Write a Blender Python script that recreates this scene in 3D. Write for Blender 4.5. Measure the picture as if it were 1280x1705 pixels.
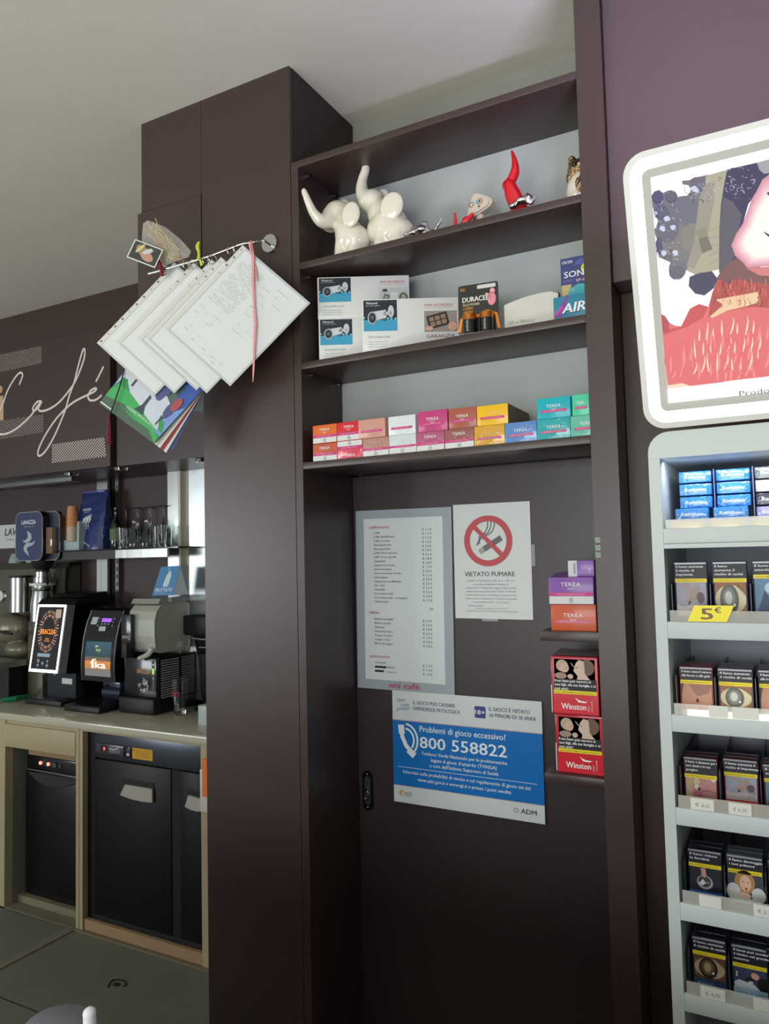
import bpy, bmesh, math, random
from mathutils import Vector, Matrix
for o in list(bpy.data.objects): bpy.data.objects.remove(o)
S = bpy.context.scene
COL = S.collection
random.seed(7)
R = math.radians

# ------------------------------------------------------------------ camera
FPX = 1263.0; EYE = Vector((0, 0, 1.6))
_yaw, _pit, _rol = R(28.2785), R(3.4263), R(-1.32805)
_f = Vector((-math.sin(_yaw)*math.cos(_pit), math.cos(_yaw)*math.cos(_pit), math.sin(_pit)))
_r0 = Vector((math.cos(_yaw), math.sin(_yaw), 0)); _u0 = _r0.cross(_f)
_r = math.cos(_rol)*_r0 + math.sin(_rol)*_u0
_u = -math.sin(_rol)*_r0 + math.cos(_rol)*_u0
cam = bpy.data.cameras.new('camera'); co = bpy.data.objects.new('camera', cam); COL.objects.link(co)
co.matrix_world = Matrix(((_r.x, _u.x, -_f.x, EYE.x), (_r.y, _u.y, -_f.y, EYE.y), (_r.z, _u.z, -_f.z, EYE.z), (0, 0, 0, 1)))
cam.sensor_fit = 'HORIZONTAL'; cam.sensor_width = 36; cam.lens = 36*FPX/1280; cam.clip_start = .02
S.camera = co
S.view_settings.view_transform = 'Standard'; S.view_settings.look = 'None'
S.view_settings.gamma = 1; S.view_settings.use_curve_mapping = False
S.view_settings.exposure = 0.08

# ------------------------------------------------------------------ world and daylight
w = bpy.data.worlds.new('world'); S.world = w; w.use_nodes = True
w.node_tree.nodes['Background'].inputs[0].default_value = (.72, .80, .84, 1)
w.node_tree.nodes['Background'].inputs[1].default_value = .26
def area(name, loc, target, sx, sy, power, color=(1, 1, 1)):
    l = bpy.data.lights.new(name, 'AREA'); l.shape = 'RECTANGLE'; l.size = sx; l.size_y = sy
    l.energy = power; l.color = color
    o = bpy.data.objects.new(name, l); COL.objects.link(o); o.location = loc
    o.rotation_euler = (Vector(target)-Vector(loc)).to_track_quat('-Z', 'Y').to_euler()
    return o
area('shop_window_daylight', (-6.6, -3.6, 1.62), (-1.6, 1.8, 1.5), 2.9, 1.0, 120, (.93, .98, 1))
area('shop_door_daylight', (-.4, -3.6, 1.75), (-.6, 2, 1.45), 2.6, 1.1, 72, (.93, .98, 1))
area('pavement_bounce', (-.8, -3.4, .5), (-.2, .8, 2.9), 4.0, .9, 45, (1, .98, .92))
area('ceiling_fill', (-1.0, -1.5, .06), (-.9, -1.2, 3), 3.6, 1.8, 84, (1, .97, .90))  # upward fill lamp added to brighten the ceiling

# ------------------------------------------------------------------ helpers
def at(px, py, X=None, Y=None, Z=None):
    """a pixel of the 1280x1705 photograph seen on the world plane X=, Y= or Z="""
    d = (px-640)/FPX*_r - (py-852.5)/FPX*_u + _f
    if Y is not None: t = Y/d.y
    elif X is not None: t = X/d.x
    else: t = (Z-EYE.z)/d.z
    return EYE + t*d
def lin(c):
    return tuple((v/12.92 if v <= .04045 else ((v+.055)/1.055)**2.4) for v in [q/255 for q in c])
_M = {}
def M(color, rough=.5, metal=0, coat=0, bump=0, bscale=60, vary=0, vscale=3, alpha=1, trans=0, emit=0, ior=1.45, spec=.5, stretch=None, brough=0):
    key = (tuple(color), rough, metal, coat, bump, bscale, vary, vscale, alpha, trans, emit, ior, spec, stretch, brough)
    if key in _M: return _M[key]
    m = bpy.data.materials.new('material'); m.use_nodes = True
    nt = m.node_tree; b = nt.nodes['Principled BSDF']
    c = lin(color) + (1,)
    b.inputs['Base Color'].default_value = c
    b.inputs['Roughness'].default_value = rough; b.inputs['Metallic'].default_value = metal
    b.inputs['Coat Weight'].default_value = coat; b.inputs['Coat Roughness'].default_value = .08
    b.inputs['Alpha'].default_value = alpha; b.inputs['Transmission Weight'].default_value = trans
    b.inputs['IOR'].default_value = ior; b.inputs['Specular IOR Level'].default_value = spec
    if emit:
        b.inputs['Emission Color'].default_value = c; b.inputs['Emission Strength'].default_value = emit
    if bump or vary or brough:
        tc = nt.nodes.new('ShaderNodeTexCoord'); mp = nt.nodes.new('ShaderNodeMapping')
        nt.links.new(tc.outputs['Object'], mp.inputs[0])
        if stretch: mp.inputs['Scale'].default_value = stretch
    if bump:
        n = nt.nodes.new('ShaderNodeTexNoise'); n.inputs['Scale'].default_value = bscale; n.inputs['Detail'].default_value = 4
        nt.links.new(mp.outputs[0], n.inputs['Vector'])
        bp = nt.nodes.new('ShaderNodeBump'); bp.inputs['Strength'].default_value = bump; bp.inputs['Distance'].default_value = .01
        nt.links.new(n.outputs[0], bp.inputs['Height']); nt.links.new(bp.outputs[0], b.inputs['Normal'])
        if coat: nt.links.new(bp.outputs[0], b.inputs['Coat Normal'])
    if vary:
        n = nt.nodes.new('ShaderNodeTexNoise'); n.inputs['Scale'].default_value = vscale; n.inputs['Detail'].default_value = 5
        nt.links.new(mp.outputs[0], n.inputs['Vector'])
        mx = nt.nodes.new('ShaderNodeMix'); mx.data_type = 'RGBA'
        mx.inputs[6].default_value = tuple(v*(1-vary) for v in c[:3])+(1,)
        mx.inputs[7].default_value = tuple(min(1, v*(1+vary)) for v in c[:3])+(1,)
        nt.links.new(n.outputs[0], mx.inputs[0]); nt.links.new(mx.outputs[2], b.inputs['Base Color'])
    _M[key] = m
    return m
V = Vector
class Frame:
    def __init__(s, o, ux=(1, 0, 0), uy=(0, 0, 1)):
        s.o = V(o); s.ux = V(ux).normalized(); s.uy = V(uy).normalized(); s.n = s.ux.cross(s.uy).normalized()
    def P(s, x, y, z=0): return s.o + s.ux*x + s.uy*y + s.n*z
    def off(s, x, y, z=0): return Frame(s.P(x, y, z), s.ux, s.uy)
WORLDF = Frame((0, 0, 0), (1, 0, 0), (0, 1, 0))
_W = {}
def wloc(o): return _W.get(o.name, V((0, 0, 0))) if o else V((0, 0, 0))
class MB:
    def __init__(s): s.v = []; s.f = []; s.m = []; s.sm = []; s.mats = []
    def mi(s, m):
        if m not in s.mats: s.mats.append(m)
        return s.mats.index(m)
    def add(s, vs, fs, m, smooth=False):
        k = len(s.v); i = s.mi(m); s.v += [V(v) for v in vs]
        for f in fs: s.f.append([q+k for q in f]); s.m.append(i); s.sm.append(smooth)
        return s
    def box(s, lo, hi, m, fr=WORLDF, bev=0):
        if bev: return s.rbox(lo, hi, m, fr, bev)
        x0, y0, z0 = lo; x1, y1, z1 = hi
        vs = [fr.P(*p) for p in ((x0, y0, z0), (x1, y0, z0), (x1, y1, z0), (x0, y1, z0), (x0, y0, z1), (x1, y0, z1), (x1, y1, z1), (x0, y1, z1))]
        return s.add(vs, [(0, 3, 2, 1), (4, 5, 6, 7), (0, 1, 5, 4), (1, 2, 6, 5), (2, 3, 7, 6), (3, 0, 4, 7)], m)
    def rbox(s, lo, hi, m, fr=WORLDF, bev=.003, seg=2):
        bm = bmesh.new(); bmesh.ops.create_cube(bm, size=1)
        for v in bm.verts: v.co = V([(lo[i]+hi[i])/2+v.co[i]*(hi[i]-lo[i]) for i in range(3)])
        bmesh.ops.bevel(bm, geom=bm.edges[:], offset=bev, segments=seg, affect='EDGES', profile=.5)
        bm.verts.index_update()
        s.add([fr.P(*v.co) for v in bm.verts], [[v.index for v in f.verts] for f in bm.faces], m, True); bm.free()
        return s
    def prism(s, poly, z0, z1, m, fr=WORLDF, smooth=False, caps=True):
        n = len(poly); vs = [fr.P(x, y, z0) for x, y in poly]+[fr.P(x, y, z1) for x, y in poly]
        s.add(vs, [(i, (i+1) % n, n+(i+1) % n, n+i) for i in range(n)], m, smooth)
        if caps: s.add(vs, [list(range(n))[::-1], list(range(n, 2*n))], m)
        return s
    def lathe(s, prof, o, m, seg=24, axis=(0, 0, 1), sx=1, sy=1, smooth=True, cap=True):
        a = V(axis).normalized(); q = V((0, 0, 1)).rotation_difference(a)
        vs = []; n = len(prof)
        for r_, z in prof:
            for k in range(seg):
                t = 2*math.pi*k/seg; vs.append(V(o)+q @ V((r_*sx*math.cos(t), r_*sy*math.sin(t), z)))
        fs = [(i*seg+k, i*seg+(k+1) % seg, (i+1)*seg+(k+1) % seg, (i+1)*seg+k) for i in range(n-1) for k in range(seg)]
        if cap: fs += [list(range(seg))[::-1], list(range((n-1)*seg, n*seg))]
        return s.add(vs, fs, m, smooth)
    def cyl(s, a, b, r_, m, seg=16, r2=None):
        a, b = V(a), V(b); return s.lathe([(r_, 0), (r2 if r2 is not None else r_, (b-a).length)], a, m, seg, b-a)
    def tube(s, pts, r_, m, seg=8, closed=False):
        pts = [V(p) for p in pts]; n = len(pts); vs = []
        rr = r_ if isinstance(r_, (list, tuple)) else [r_]*n
        up = None
        for i, p in enumerate(pts):
            if closed: t = (pts[(i+1) % n]-pts[i-1])
            else: t = pts[min(i+1, n-1)]-pts[max(i-1, 0)]
            t.normalize()
            if up is None: up = t.orthogonal().normalized()
            up = (up-t*up.dot(t)); up = up.normalized() if up.length > 1e-6 else t.orthogonal().normalized()
            sd = t.cross(up)
            for k in range(seg):
                a = 2*math.pi*k/seg; vs.append(p+up*math.cos(a)*rr[i]+sd*math.sin(a)*rr[i])
        fs = [(i*seg+k, i*seg+(k+1) % seg, (i+1)*seg+(k+1) % seg, (i+1)*seg+k) for i in range(n-1) for k in range(seg)]
        if closed: fs += [((n-1)*seg+k, (n-1)*seg+(k+1) % seg, (k+1) % seg, k) for k in range(seg)]
        else: fs += [list(range(seg))[::-1], list(range((n-1)*seg, n*seg))]
        return s.add(vs, fs, m, True)
    def ball(s, c, r_, m, seg=16, ring=10, rot=None):
        r3 = r_ if isinstance(r_, (list, tuple)) else (r_,)*3
        vs = []; c = V(c)
        for i in range(ring+1):
            ph = math.pi*i/ring
            for k in range(seg):
                th = 2*math.pi*k/seg
                p = V((r3[0]*math.sin(ph)*math.cos(th), r3[1]*math.sin(ph)*math.sin(th), r3[2]*math.cos(ph)))
                if rot is not None: p = rot @ p
                vs.append(c+p)
        fs = [(i*seg+k, (i+1)*seg+k, (i+1)*seg+(k+1) % seg, i*seg+(k+1) % seg) for i in range(ring) for k in range(seg)]
        return s.add(vs, fs, m, True)
    def quad(s, pts, m, nx=1, ny=1, fn=None, smooth=False):
        a, b, c, d = [V(p) for p in pts]; vs = []
        for j in range(ny+1):
            for i in range(nx+1):
                u, v = i/nx, j/ny; p = (a*(1-u)+b*u)*(1-v)+(d*(1-u)+c*u)*v
                if fn: p = p+fn(u, v)
                vs.append(p)
        return s.add(vs, [(j*(nx+1)+i, j*(nx+1)+i+1, (j+1)*(nx+1)+i+1, (j+1)*(nx+1)+i) for j in range(ny) for i in range(nx)], m, smooth)
    def sheet(s, pts, th, m):
        """thin slab with corners pts (a, b, c, d) and a real thickness"""
        a, b, c, d = [V(p) for p in pts]; n = (b-a).cross(d-a).normalized()*th
        vs = [a, b, c, d, a-n, b-n, c-n, d-n]
        return s.add(vs, [(0, 1, 2, 3), (7, 6, 5, 4), (0, 4, 5, 1), (1, 5, 6, 2), (2, 6, 7, 3), (3, 7, 4, 0)], m)
    def build(s, name, parent=None, **tags):
        W0 = wloc(parent); org = V((0, 0, 0))
        if parent is None and s.v:
            lo = V([min(v[i] for v in s.v) for i in range(3)]); hi = V([max(v[i] for v in s.v) for i in range(3)])
            org = V(((lo.x+hi.x)/2, (lo.y+hi.y)/2, lo.z))
        me = bpy.data.meshes.new(name)
        me.from_pydata([v-W0-org for v in s.v], [], s.f)
        for m in s.mats: me.materials.append(m)
        me.polygons.foreach_set('material_index', s.m); me.polygons.foreach_set('use_smooth', s.sm)
        me.update()
        if any(s.sm):
            try: me.set_sharp_from_angle(angle=R(40))
            except Exception: pass
        o = bpy.data.objects.new(name, me); COL.objects.link(o)
        o.location = org
        if parent: o.parent = parent
        _W[o.name] = W0+org
        for k, v in tags.items():
            if v is not None: o[k] = v
        return o
def thing(name, label, cat, loc, group=None):
    o = bpy.data.objects.new(name, None); COL.objects.link(o); o.location = loc; o.empty_display_size = .03
    _W[o.name] = V(loc); o['label'] = label; o['category'] = cat
    if group: o['group'] = group
    return o
def tagd(label, cat, group=None):
    d = dict(label=label, category=cat)
    if group: d['group'] = group
    return d
_G = {}
def glyphs(txt, bold, shear):
    k = (txt, bold, shear)
    if k not in _G:
        c = bpy.data.curves.new('t', 'FONT'); c.body = txt; c.size = 1; c.resolution_u = 2; c.offset = bold; c.shear = shear; c.fill_mode = 'FRONT'
        o = bpy.data.objects.new('t', c); COL.objects.link(o)
        dg = bpy.context.evaluated_depsgraph_get()
        me = bpy.data.meshes.new_from_object(o.evaluated_get(dg))
        vs = [tuple(v.co) for v in me.vertices]; fs = [tuple(p.vertices) for p in me.polygons]
        bpy.data.objects.remove(o); bpy.data.curves.remove(c); bpy.data.meshes.remove(me)
        _G[k] = (vs, fs)
    return _G[k]
EPS = .0004
class Paint(MB):
    """flat print laid on a frame; y up, x right, metres"""
    def __init__(s, fr, base=1): super().__init__(); s.fr = fr; s.base = base
    def mt(s, c): return c if isinstance(c, bpy.types.Material) else M(c, .45)
    def poly(s, pts, c, L=0):
        return s.add([s.fr.P(x, y, EPS*(s.base+L)) for x, y in pts], [list(range(len(pts)))], s.mt(c))
    def rect(s, x0, y0, x1, y1, c, L=0): return s.poly([(x0, y0), (x1, y0), (x1, y1), (x0, y1)], c, L)
    def ell(s, x, y, rx, ry, c, L=0, n=20, rot=0, a0=0, a1=2*math.pi):
        cr, sr = math.cos(rot), math.sin(rot); pts = []
        full = abs(a1-a0-2*math.pi) < 1e-6
        for i in range(n if full else n+1):
            t = a0+(a1-a0)*i/n; u, v = rx*math.cos(t), ry*math.sin(t); pts.append((x+u*cr-v*sr, y+u*sr+v*cr))
        return s.poly(pts, c, L)
    def stroke(s, pts, wd, c, L=0):
        n = len(pts); a = []; b = []
        ww = wd if isinstance(wd, (list, tuple)) else [wd]*n
        for i in range(n):
            p0 = pts[max(i-1, 0)]; p1 = pts[min(i+1, n-1)]; d = V((p1[0]-p0[0], p1[1]-p0[1], 0))
            if d.length < 1e-9: d = V((1, 0, 0))
            d.normalize(); nx, ny = -d.y*ww[i]/2, d.x*ww[i]/2
            a.append((pts[i][0]+nx, pts[i][1]+ny)); b.append((pts[i][0]-nx, pts[i][1]-ny))
        s.k = getattr(s, 'k', 0)+1
        vs = [s.fr.P(x, y, EPS*(s.base+L+.12*(s.k % 6)+.55*(j % n)/n)) for j, (x, y) in enumerate(a+b)]
        return s.add(vs, [(n+i, n+i+1, i+1, i) for i in range(n-1)], s.mt(c))
    def ring(s, x, y, r_, wd, c, L=0, n=32, ry=None):
        ry = ry or r_
        return s.stroke([(x+r_*math.cos(2*math.pi*i/n), y+ry*math.sin(2*math.pi*i/n)) for i in range(n+1)], wd, c, L)
    def text(s, t, x, y, h, c, L=1, align='l', bold=0.0, w=None, sx=1, shear=0, rot=0):
        """h is the cap height; w squeezes the line to that width"""
        if bold > .008:
            e = bold*h/.73; b2 = min(bold, .006)
            for i_, d_ in enumerate(((-e, 0), (e, 0), (0, e*.7))): s.text(t, x+d_[0]*.6, y+d_[1]*.6, h, c, L-.15+.05*i_, align, 0, w, sx, shear, rot)
            bold = 0
        vs, fs = glyphs(t, bold, shear)
        if not vs: return s
        k = h/.73; x0 = min(v[0] for v in vs); x1 = max(v[0] for v in vs)
        kx = k*sx if w is None else w/(x1-x0)
        ox = {'l': 0, 'c': -(x1-x0)*kx/2, 'r': -(x1-x0)*kx}[align]
        cr, sr = math.cos(rot), math.sin(rot); out = []
        for v in vs:
            u, q = (v[0]-x0)*kx+ox, v[1]*k; out.append(s.fr.P(x+u*cr-q*sr, y+u*sr+q*cr, EPS*(s.base+L)))
        return s.add(out, fs, s.mt(c))
def catmull(pts, n=6):
    out = []
    for i in range(len(pts)-1):
        p0 = V(pts[max(i-1, 0)]+(0,)*(3-len(pts[0]))); p1 = V(tuple(pts[i])+(0,)*(3-len(pts[0]))); p2 = V(tuple(pts[i+1])+(0,)*(3-len(pts[0]))); p3 = V(tuple(pts[min(i+2, len(pts)-1)])+(0,)*(3-len(pts[0])))
        for k in range(n):
            t = k/n; out.append(.5*((2*p1)+(-p0+p2)*t+(2*p0-5*p1+4*p2-p3)*t*t+(-p0+3*p1-3*p2+p3)*t**3))
    out.append(V(tuple(pts[-1])+(0,)*(3-len(pts[0])))); return out
def rrect(x0, y0, x1, y1, r_, n=6):
    out = []
    for cx, cy, a in ((x1-r_, y0+r_, -90), (x1-r_, y1-r_, 0), (x0+r_, y1-r_, 90), (x0+r_, y0+r_, 180)):
        for i in range(n+1): t = R(a+90*i/n); out.append((cx+r_*math.cos(t), cy+r_*math.sin(t)))
    return out
def organic(mb, voxel, smooth_it=6):
    """fuse the overlapping shapes of mb into one continuous skin"""
    me = bpy.data.meshes.new('t'); me.from_pydata(mb.v, [], mb.f); me.update()
    bm = bmesh.new(); bm.from_mesh(me); bmesh.ops.recalc_face_normals(bm, faces=bm.faces); bm.to_mesh(me); bm.free()
    o = bpy.data.objects.new('t', me); COL.objects.link(o)
    r_ = o.modifiers.new('r', 'REMESH'); r_.mode = 'VOXEL'; r_.voxel_size = voxel
    s_ = o.modifiers.new('s', 'SMOOTH'); s_.iterations = smooth_it; s_.factor = .5
    me2 = bpy.data.meshes.new_from_object(o.evaluated_get(bpy.context.evaluated_depsgraph_get()))
    out = MB(); out.add([v.co.copy() for v in me2.vertices], [tuple(p.vertices) for p in me2.polygons], mb.mats[0], True)
    bpy.data.objects.remove(o); bpy.data.meshes.remove(me); bpy.data.meshes.remove(me2)
    return out
def FF(x, y, z): return Frame((x, y, z), (1, 0, 0), (0, 0, 1))     # a face that looks at the room (-Y)

# shared surfaces
BROWN = M((62, 46, 42), .36, spec=.65, bump=.02, bscale=35, vary=.03, vscale=2.5)
BROWN_IN = M((46, 36, 36), .45, spec=.4)
GREYBACK = M((168, 174, 170), .6)
STEEL = M((170, 172, 170), .28, 1, bump=.05, bscale=30, stretch=(1, 1, .02))
CHROME = M((200, 200, 200), .1, 1)
BLACK = M((14, 14, 15), .25, coat=.4)
BLACKM = M((18, 18, 19), .5)
WHITE = M((228, 230, 226), .5)
GLASS = M((240, 244, 243), .02, trans=1, ior=1.4)
FRONT = 1.62                                                        # the room-side face of column and shelving
CEIL = 2.925

# ================================================================== the setting
def struct(mb, name, parent=None, **k): return mb.build(name, parent, kind='structure', **k)
# floor: a dark bed with large grey-green composite sheets and recessed joints between them
fl = struct(MB().box((-5, -4, -.06), (3, 3, -.012), M((30, 32, 30), .8)), 'floor')
FLM = M((118, 121, 108), .55, vary=.14, vscale=4, bump=.05, bscale=20)
xs = [-4.9, -2.86, -1.2, .5, 2.2]; ys = [-3.9, -2.0, -.06, 1.88, 2.36]
for i in range(4):
    for j in range(4):
        MB().box((xs[i]+.006, ys[j]+.006, -.02), (xs[i+1]-(.04 if i == 0 else .006), ys[j+1]-.006, 0), FLM).build('floor_panel', fl)
MB().box((-2.897, .5, -.018), (-2.857, 2.35, .004), M((134, 130, 116), .55)).build('joint_strip', fl)
b = MB(); b.tube([(-2.35+.035*math.cos(t)*(1+.2*math.sin(3*t)), 2.13+.03*math.sin(t), .001) for t in [k*.55 for k in range(9)]], .0035, M((40, 34, 28), .8), 5); b.ball((-2.35, 2.13, .001), (.016, .013, .002), M((40, 34, 28), .8), 8, 4)
b.build('scuff_mark', fl)
MB().box((-3.345, 2.362, -.012), (-2.863, 2.462, .003), M((126, 118, 98), .7, vary=.15, vscale=9)).build('threshold', fl)
MB().box((-2.86, 2.351, -.012), (-2.09, 2.3645, .006), M((128, 116, 96), .6)).build('threshold', fl)
# ceiling, rough painted plaster
struct(MB().box((-5, -4, CEIL), (3, 3, CEIL+.1), M((214, 211, 198), .75, bump=.35, bscale=3, vary=.04, vscale=2)), 'ceiling')
# grey painted wall behind the shelving, and the wall behind the bar
struct(MB().box((-1.131, 1.955, 0), (1.3, 2.05, CEIL), M((150, 149, 138), .7)), 'wall_back')
wb = struct(MB().box((-5, 2.92, 0), (-1.45, 3.0, CEIL), M((66, 52, 50), .5)), 'wall_bar')
# the clad column: body, front panels, a wide upper housing over the bar
cw = struct(MB().box((-1.438, FRONT+.014, 0), (-1.131, 1.95, CEIL), BROWN_IN), 'wall_column')
MB().box((-1.4405, FRONT, 0), (-1.1325, FRONT+.014, CEIL), BROWN).build('front_panel', cw)
MB().box((-1.676, FRONT, 2.65), (-1.4415, 1.95, CEIL), BROWN).build('upper_housing', cw)
MB().box((-1.690, FRONT-.002, 2.09), (-1.4425, 1.95, 2.648), BROWN).build('lower_housing', cw)
# bulkhead above the bar with its panels
bk = struct(MB().box((-5, 2.56, 2.055), (-1.45, 2.92, CEIL), BROWN), 'wall_bulkhead')
MB().box((-2.772, 2.52, 2.055), (-1.452, 2.56, 2.66), BROWN).build('side_panel', bk)
for px, py in ((97, 786), (190, 778), (331, 764)):
    p = at(px, py, Z=2.055); p.y = max(p.y, 2.58)
    b = MB(); b.cyl((p.x, p.y, 2.055), (p.x, p.y, 2.043), .034, CHROME, 20, .03); b.cyl((p.x, p.y, 2.0435), (p.x, p.y, 2.041), .022, M((60, 60, 60), .3), 16)
    b.build('spotlight', bk)
# steel cladding of the bar niche
def px_x(px, py, Y): return at(px, py, Y=Y).x
def strip(name, xa, xb, Y, m, z0=.93, z1=2.055, th=.012, par=wb):
    return MB().box((px_x(xa, 850, Y), Y, z0), (px_x(xb, 850, Y), Y+th, z1), m).build(name, par)
strip('steel_pilaster', 161, 178.5, 2.86, STEEL, th=.06); strip('dark_recess_strip', 179, 190, 2.90, M((40, 34, 34), .4))
sr = strip('slotted_upright', 191.5, 197, 2.893, M((120, 118, 114), .35, .8), th=.025)
x0 = px_x(193, 850, 2.893)+.005; b = MB()
for k in range(26): b.box((x0, 2.8915, 1.0+k*.04), (x0+.008, 2.8932, 1.022+k*.04), M((24, 24, 24), .6))
b.build('slots', sr, kind='stuff')
strip('steel_pilaster', 279, 297, 2.84, STEEL, th=.08); strip('white_edge_strip', 297.3, 300, 2.835, M((214, 210, 196), .4), th=.085)
strip('beige_panel', 300.3, 314, 2.86, M((168, 162, 142), .4), th=.06)
strip('steel_panel', 314.3, 352, 2.85, M((196, 202, 202), .3, .85, bump=.02, bscale=20), th=.06)
# right-hand end of the shelving: flat panel above, brown board set back below it
wr = struct(MB().box((-.313, 1.64, 2.176), (1.3, 1.95, CEIL), M((82, 67, 68), .42, bump=.02, bscale=35)), 'wall_right')
struct(MB().box((-.313, 1.72, 0), (1.3, 1.95, 2.174), M((66, 50, 42), .4)), 'wall_recess')

# ------------------------------------------------------------------ shelving unit and the door under it
sh = thing('shelf_unit', 'dark brown wall shelving with four boards above the sliding door', 'shelf', (-.74, FRONT, 0))
ZB = [2.655, 2.378, 2.112, 1.850]
MB().box((-1.1305, FRONT, 0), (-1.108, 1.868, 1.8315), BROWN).build('side_panel', sh)
MB().box((-1.1305, FRONT, 1.8315), (-1.108, 1.83, 2.637), BROWN).build('side_panel', sh)
MB().box((-.370, FRONT, 0), (-.3145, 1.868, CEIL-.002), BROWN).build('side_panel', sh)
for z in ZB: MB().box((-1.1305 if z > 2.6 else -1.1078, FRONT, z-.018), (-.3702, 1.83, z), BROWN, bev=.001).build('shelf_board', sh)
for i in range(3): MB().box((-1.1078, 1.822, ZB[i+1]+.0002), (-.3702, 1.829, ZB[i]-.0182), GREYBACK).build('back_panel', sh)
for z in ZB[:3]:
    for y in (1.66, 1.79): MB().cyl((-1.1078, y, z-.026), (-1.099, y, z-.026), .0045, CHROME, 10).build('shelf_pin', sh)
for z, nm in ((1.428, 0), (1.116, 1)): MB().box((-.511, 1.67, z-.022), (-.3705, 1.80, z), BROWN, bev=.001).build('small_shelf', sh)
dr = struct(MB().box((-1.1075, 1.870, .01), (-.318, 1.908, 1.8313), M((58, 47, 47), .36, spec=.6, bump=.015, bscale=30)), 'door_1')
# flush oval pull with latch ring
hx, hz = -1.078, .953
b = MB(); pl = [(hx+.0165*math.cos(t), hz+.038+.0165*math.sin(t)) for t in [math.pi*k/12 for k in range(13)]]+[(hx+.0165*math.cos(t), hz-.038+.0165*math.sin(t)) for t in [math.pi+math.pi*k/12 for k in range(13)]]
b.prism([(x, z) for x, z in pl], 0, .003, M((12, 12, 13), .3), Frame((0, 1.870, 0)))
hd = b.build('pull_plate', dr)
b = MB(); pl2 = [(hx+(x-hx)*.58, hz+(z-hz)*.72) for x, z in pl]; b.prism(pl2, .003, .0036, M((70, 72, 76), .35, .5), Frame((0, 1.870, 0)))
b.build('recess_cup', hd)
b = MB(); b.tube([(hx-.003+.0075*math.cos(t), 1.864, hz-.012+.012*math.sin(t)) for t in [2*math.pi*k/16 for k in range(16)]], .0016, CHROME, 6, True)
b.cyl((hx-.003, 1.8665, hz+.004), (hx-.003, 1.861, hz+.004), .004, CHROME, 10); b.build('latch_ring', hd)
for dz in (.045, -.045): MB().ball((hx, 1.8665, hz+dz), .0022, CHROME, 8, 6).build('screw', hd)
b = MB().box((-1.1075, 1.866, .914), (-1.1045, 1.8698, .944), CHROME); b.build('strike_plate', dr)

# ================================================================== notices on the door
DY = 1.8697
def corner(px, py, Y=DY): return at(px, py, Y=Y)
def flat_frame(tl, tr, Y):
    a, b_ = corner(*tl, Y), corner(*tr, Y); ux = (b_-a); ux.y = 0; ux.normalize()
    uy = V((-ux.z, 0, ux.x)); return a, (b_-a).length, Frame(a, ux, uy)
# menu board (frame origin = its top left corner, y negative downwards)
a, W_, fr = flat_frame((592, 851), (750, 841), DY-.004)
H_ = .498; fr = Frame(a, (1, 0, .004), (0, 0, 1)); fr = Frame(a, (math.cos(R(.6)), 0, -math.sin(R(.6))), (math.sin(R(.6)), 0, math.cos(R(.6))))
t = MB().box((0, -H_, 0), (.296, 0, .004), M((158, 168, 174), .45), fr.off(0, 0, -.004))
mn = t.build('menu_board', None, **tagd('tall grey-bordered coffee price list taped to the dark sliding door', 'menu'))
p = Paint(fr); p.rect(.026, -.472, .270, -.024, (214, 222, 222)); p.build('list_sheet', mn, label='white price list sheet')
p = Paint(fr, 3); RED = (178, 62, 88); DK = (88, 92, 96)
def menu_block(title, y, rows, y1, dy, yp=None):
    p.text(title, .042, y, .0085, RED, w=.0055*len(title)*1.02+.004)
    for i, (n_, pr) in enumerate(rows):
        yy = y1-dy*i
        if n_: p.text(n_, .058+.0003*i, yy, .0058, DK, w=.0036*len(n_)+.002)
        if pr: p.text(pr, .236, yy, .0062, DK, 1, 'r', w=.027)
menu_block('caffetteria', -.052, [('', None)], 0, 0)
caff = [('Caffè', '€ 1.1 0'), ('Caffè decaffeinato', '€ 1.3 0'), ('Caffè corretto', '€ 1.3 0'), ('Ginseng piccolo', '€ 1.6 0'), ('Ginseng grande', '€ 3.6 0'), ("Caffè d'orzo piccolo", '€ 1.8 0'), ("Caffè d'orzo grande", '€ 3.6 0'), ('Cappuccino', '€ 1.8 0'), ('Cappuccino di soia', '€ 2.0 0'), ('Latte macchiato', '€ 1.7 0'), ('Latte macchiato di soia', '€ 2.0 0'), ('Latte bianco', '€ 1.5 0'), ('Cappuccino decaffeinato', '€ 2.0 0'), ('The caldo', '€ 2.5 0'), ('Camomilla', '€ 2.5 0'), ('Cioccolata calda', '€ 2.5 0'), ('Cioccolata calda   con panna', '€ 3.0 0'), ('Caffè freddo', '€ 1.5 0')]
for i, (n_, pr) in enumerate(caff):
    p.text(n_, .058, -.0665-.0113*i, .0058, DK, w=.0036*len(n_)+.002); p.text(pr, .236, -.0610-.0113*i, .0064, DK, 1, 'r', w=.027)
p.text('120', .238, -.276, .0062, DK, 1, 'r')
p.text('bibite', .042, -.290, .0085, RED, w=.031)
for i, (n_, pr) in enumerate([('Bibite bottiglia', '€ 3.0 0'), ('Bibite lattina', '€ 2.5 0'), ('Spremute', '€ 3.0 0'), ('Acqua bicchiere', '€ 0.2 0'), ('Acqua 1/2 litro', '€ 1.0 0'), ('Acqua 1 litro', '€ 2.0 0'), ('Birra bottiglia', '€ 3.0 0')]):
    p.text(n_, .058, -.3065-.0113*i, .0058, DK, w=.0036*len(n_)+.002); p.text(pr, .234, -.3085-.0113*i, .0064, DK, 1, 'r', w=.027)
p.text('pasticceria', .042, -.411, .0085, RED, w=.062)
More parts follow.
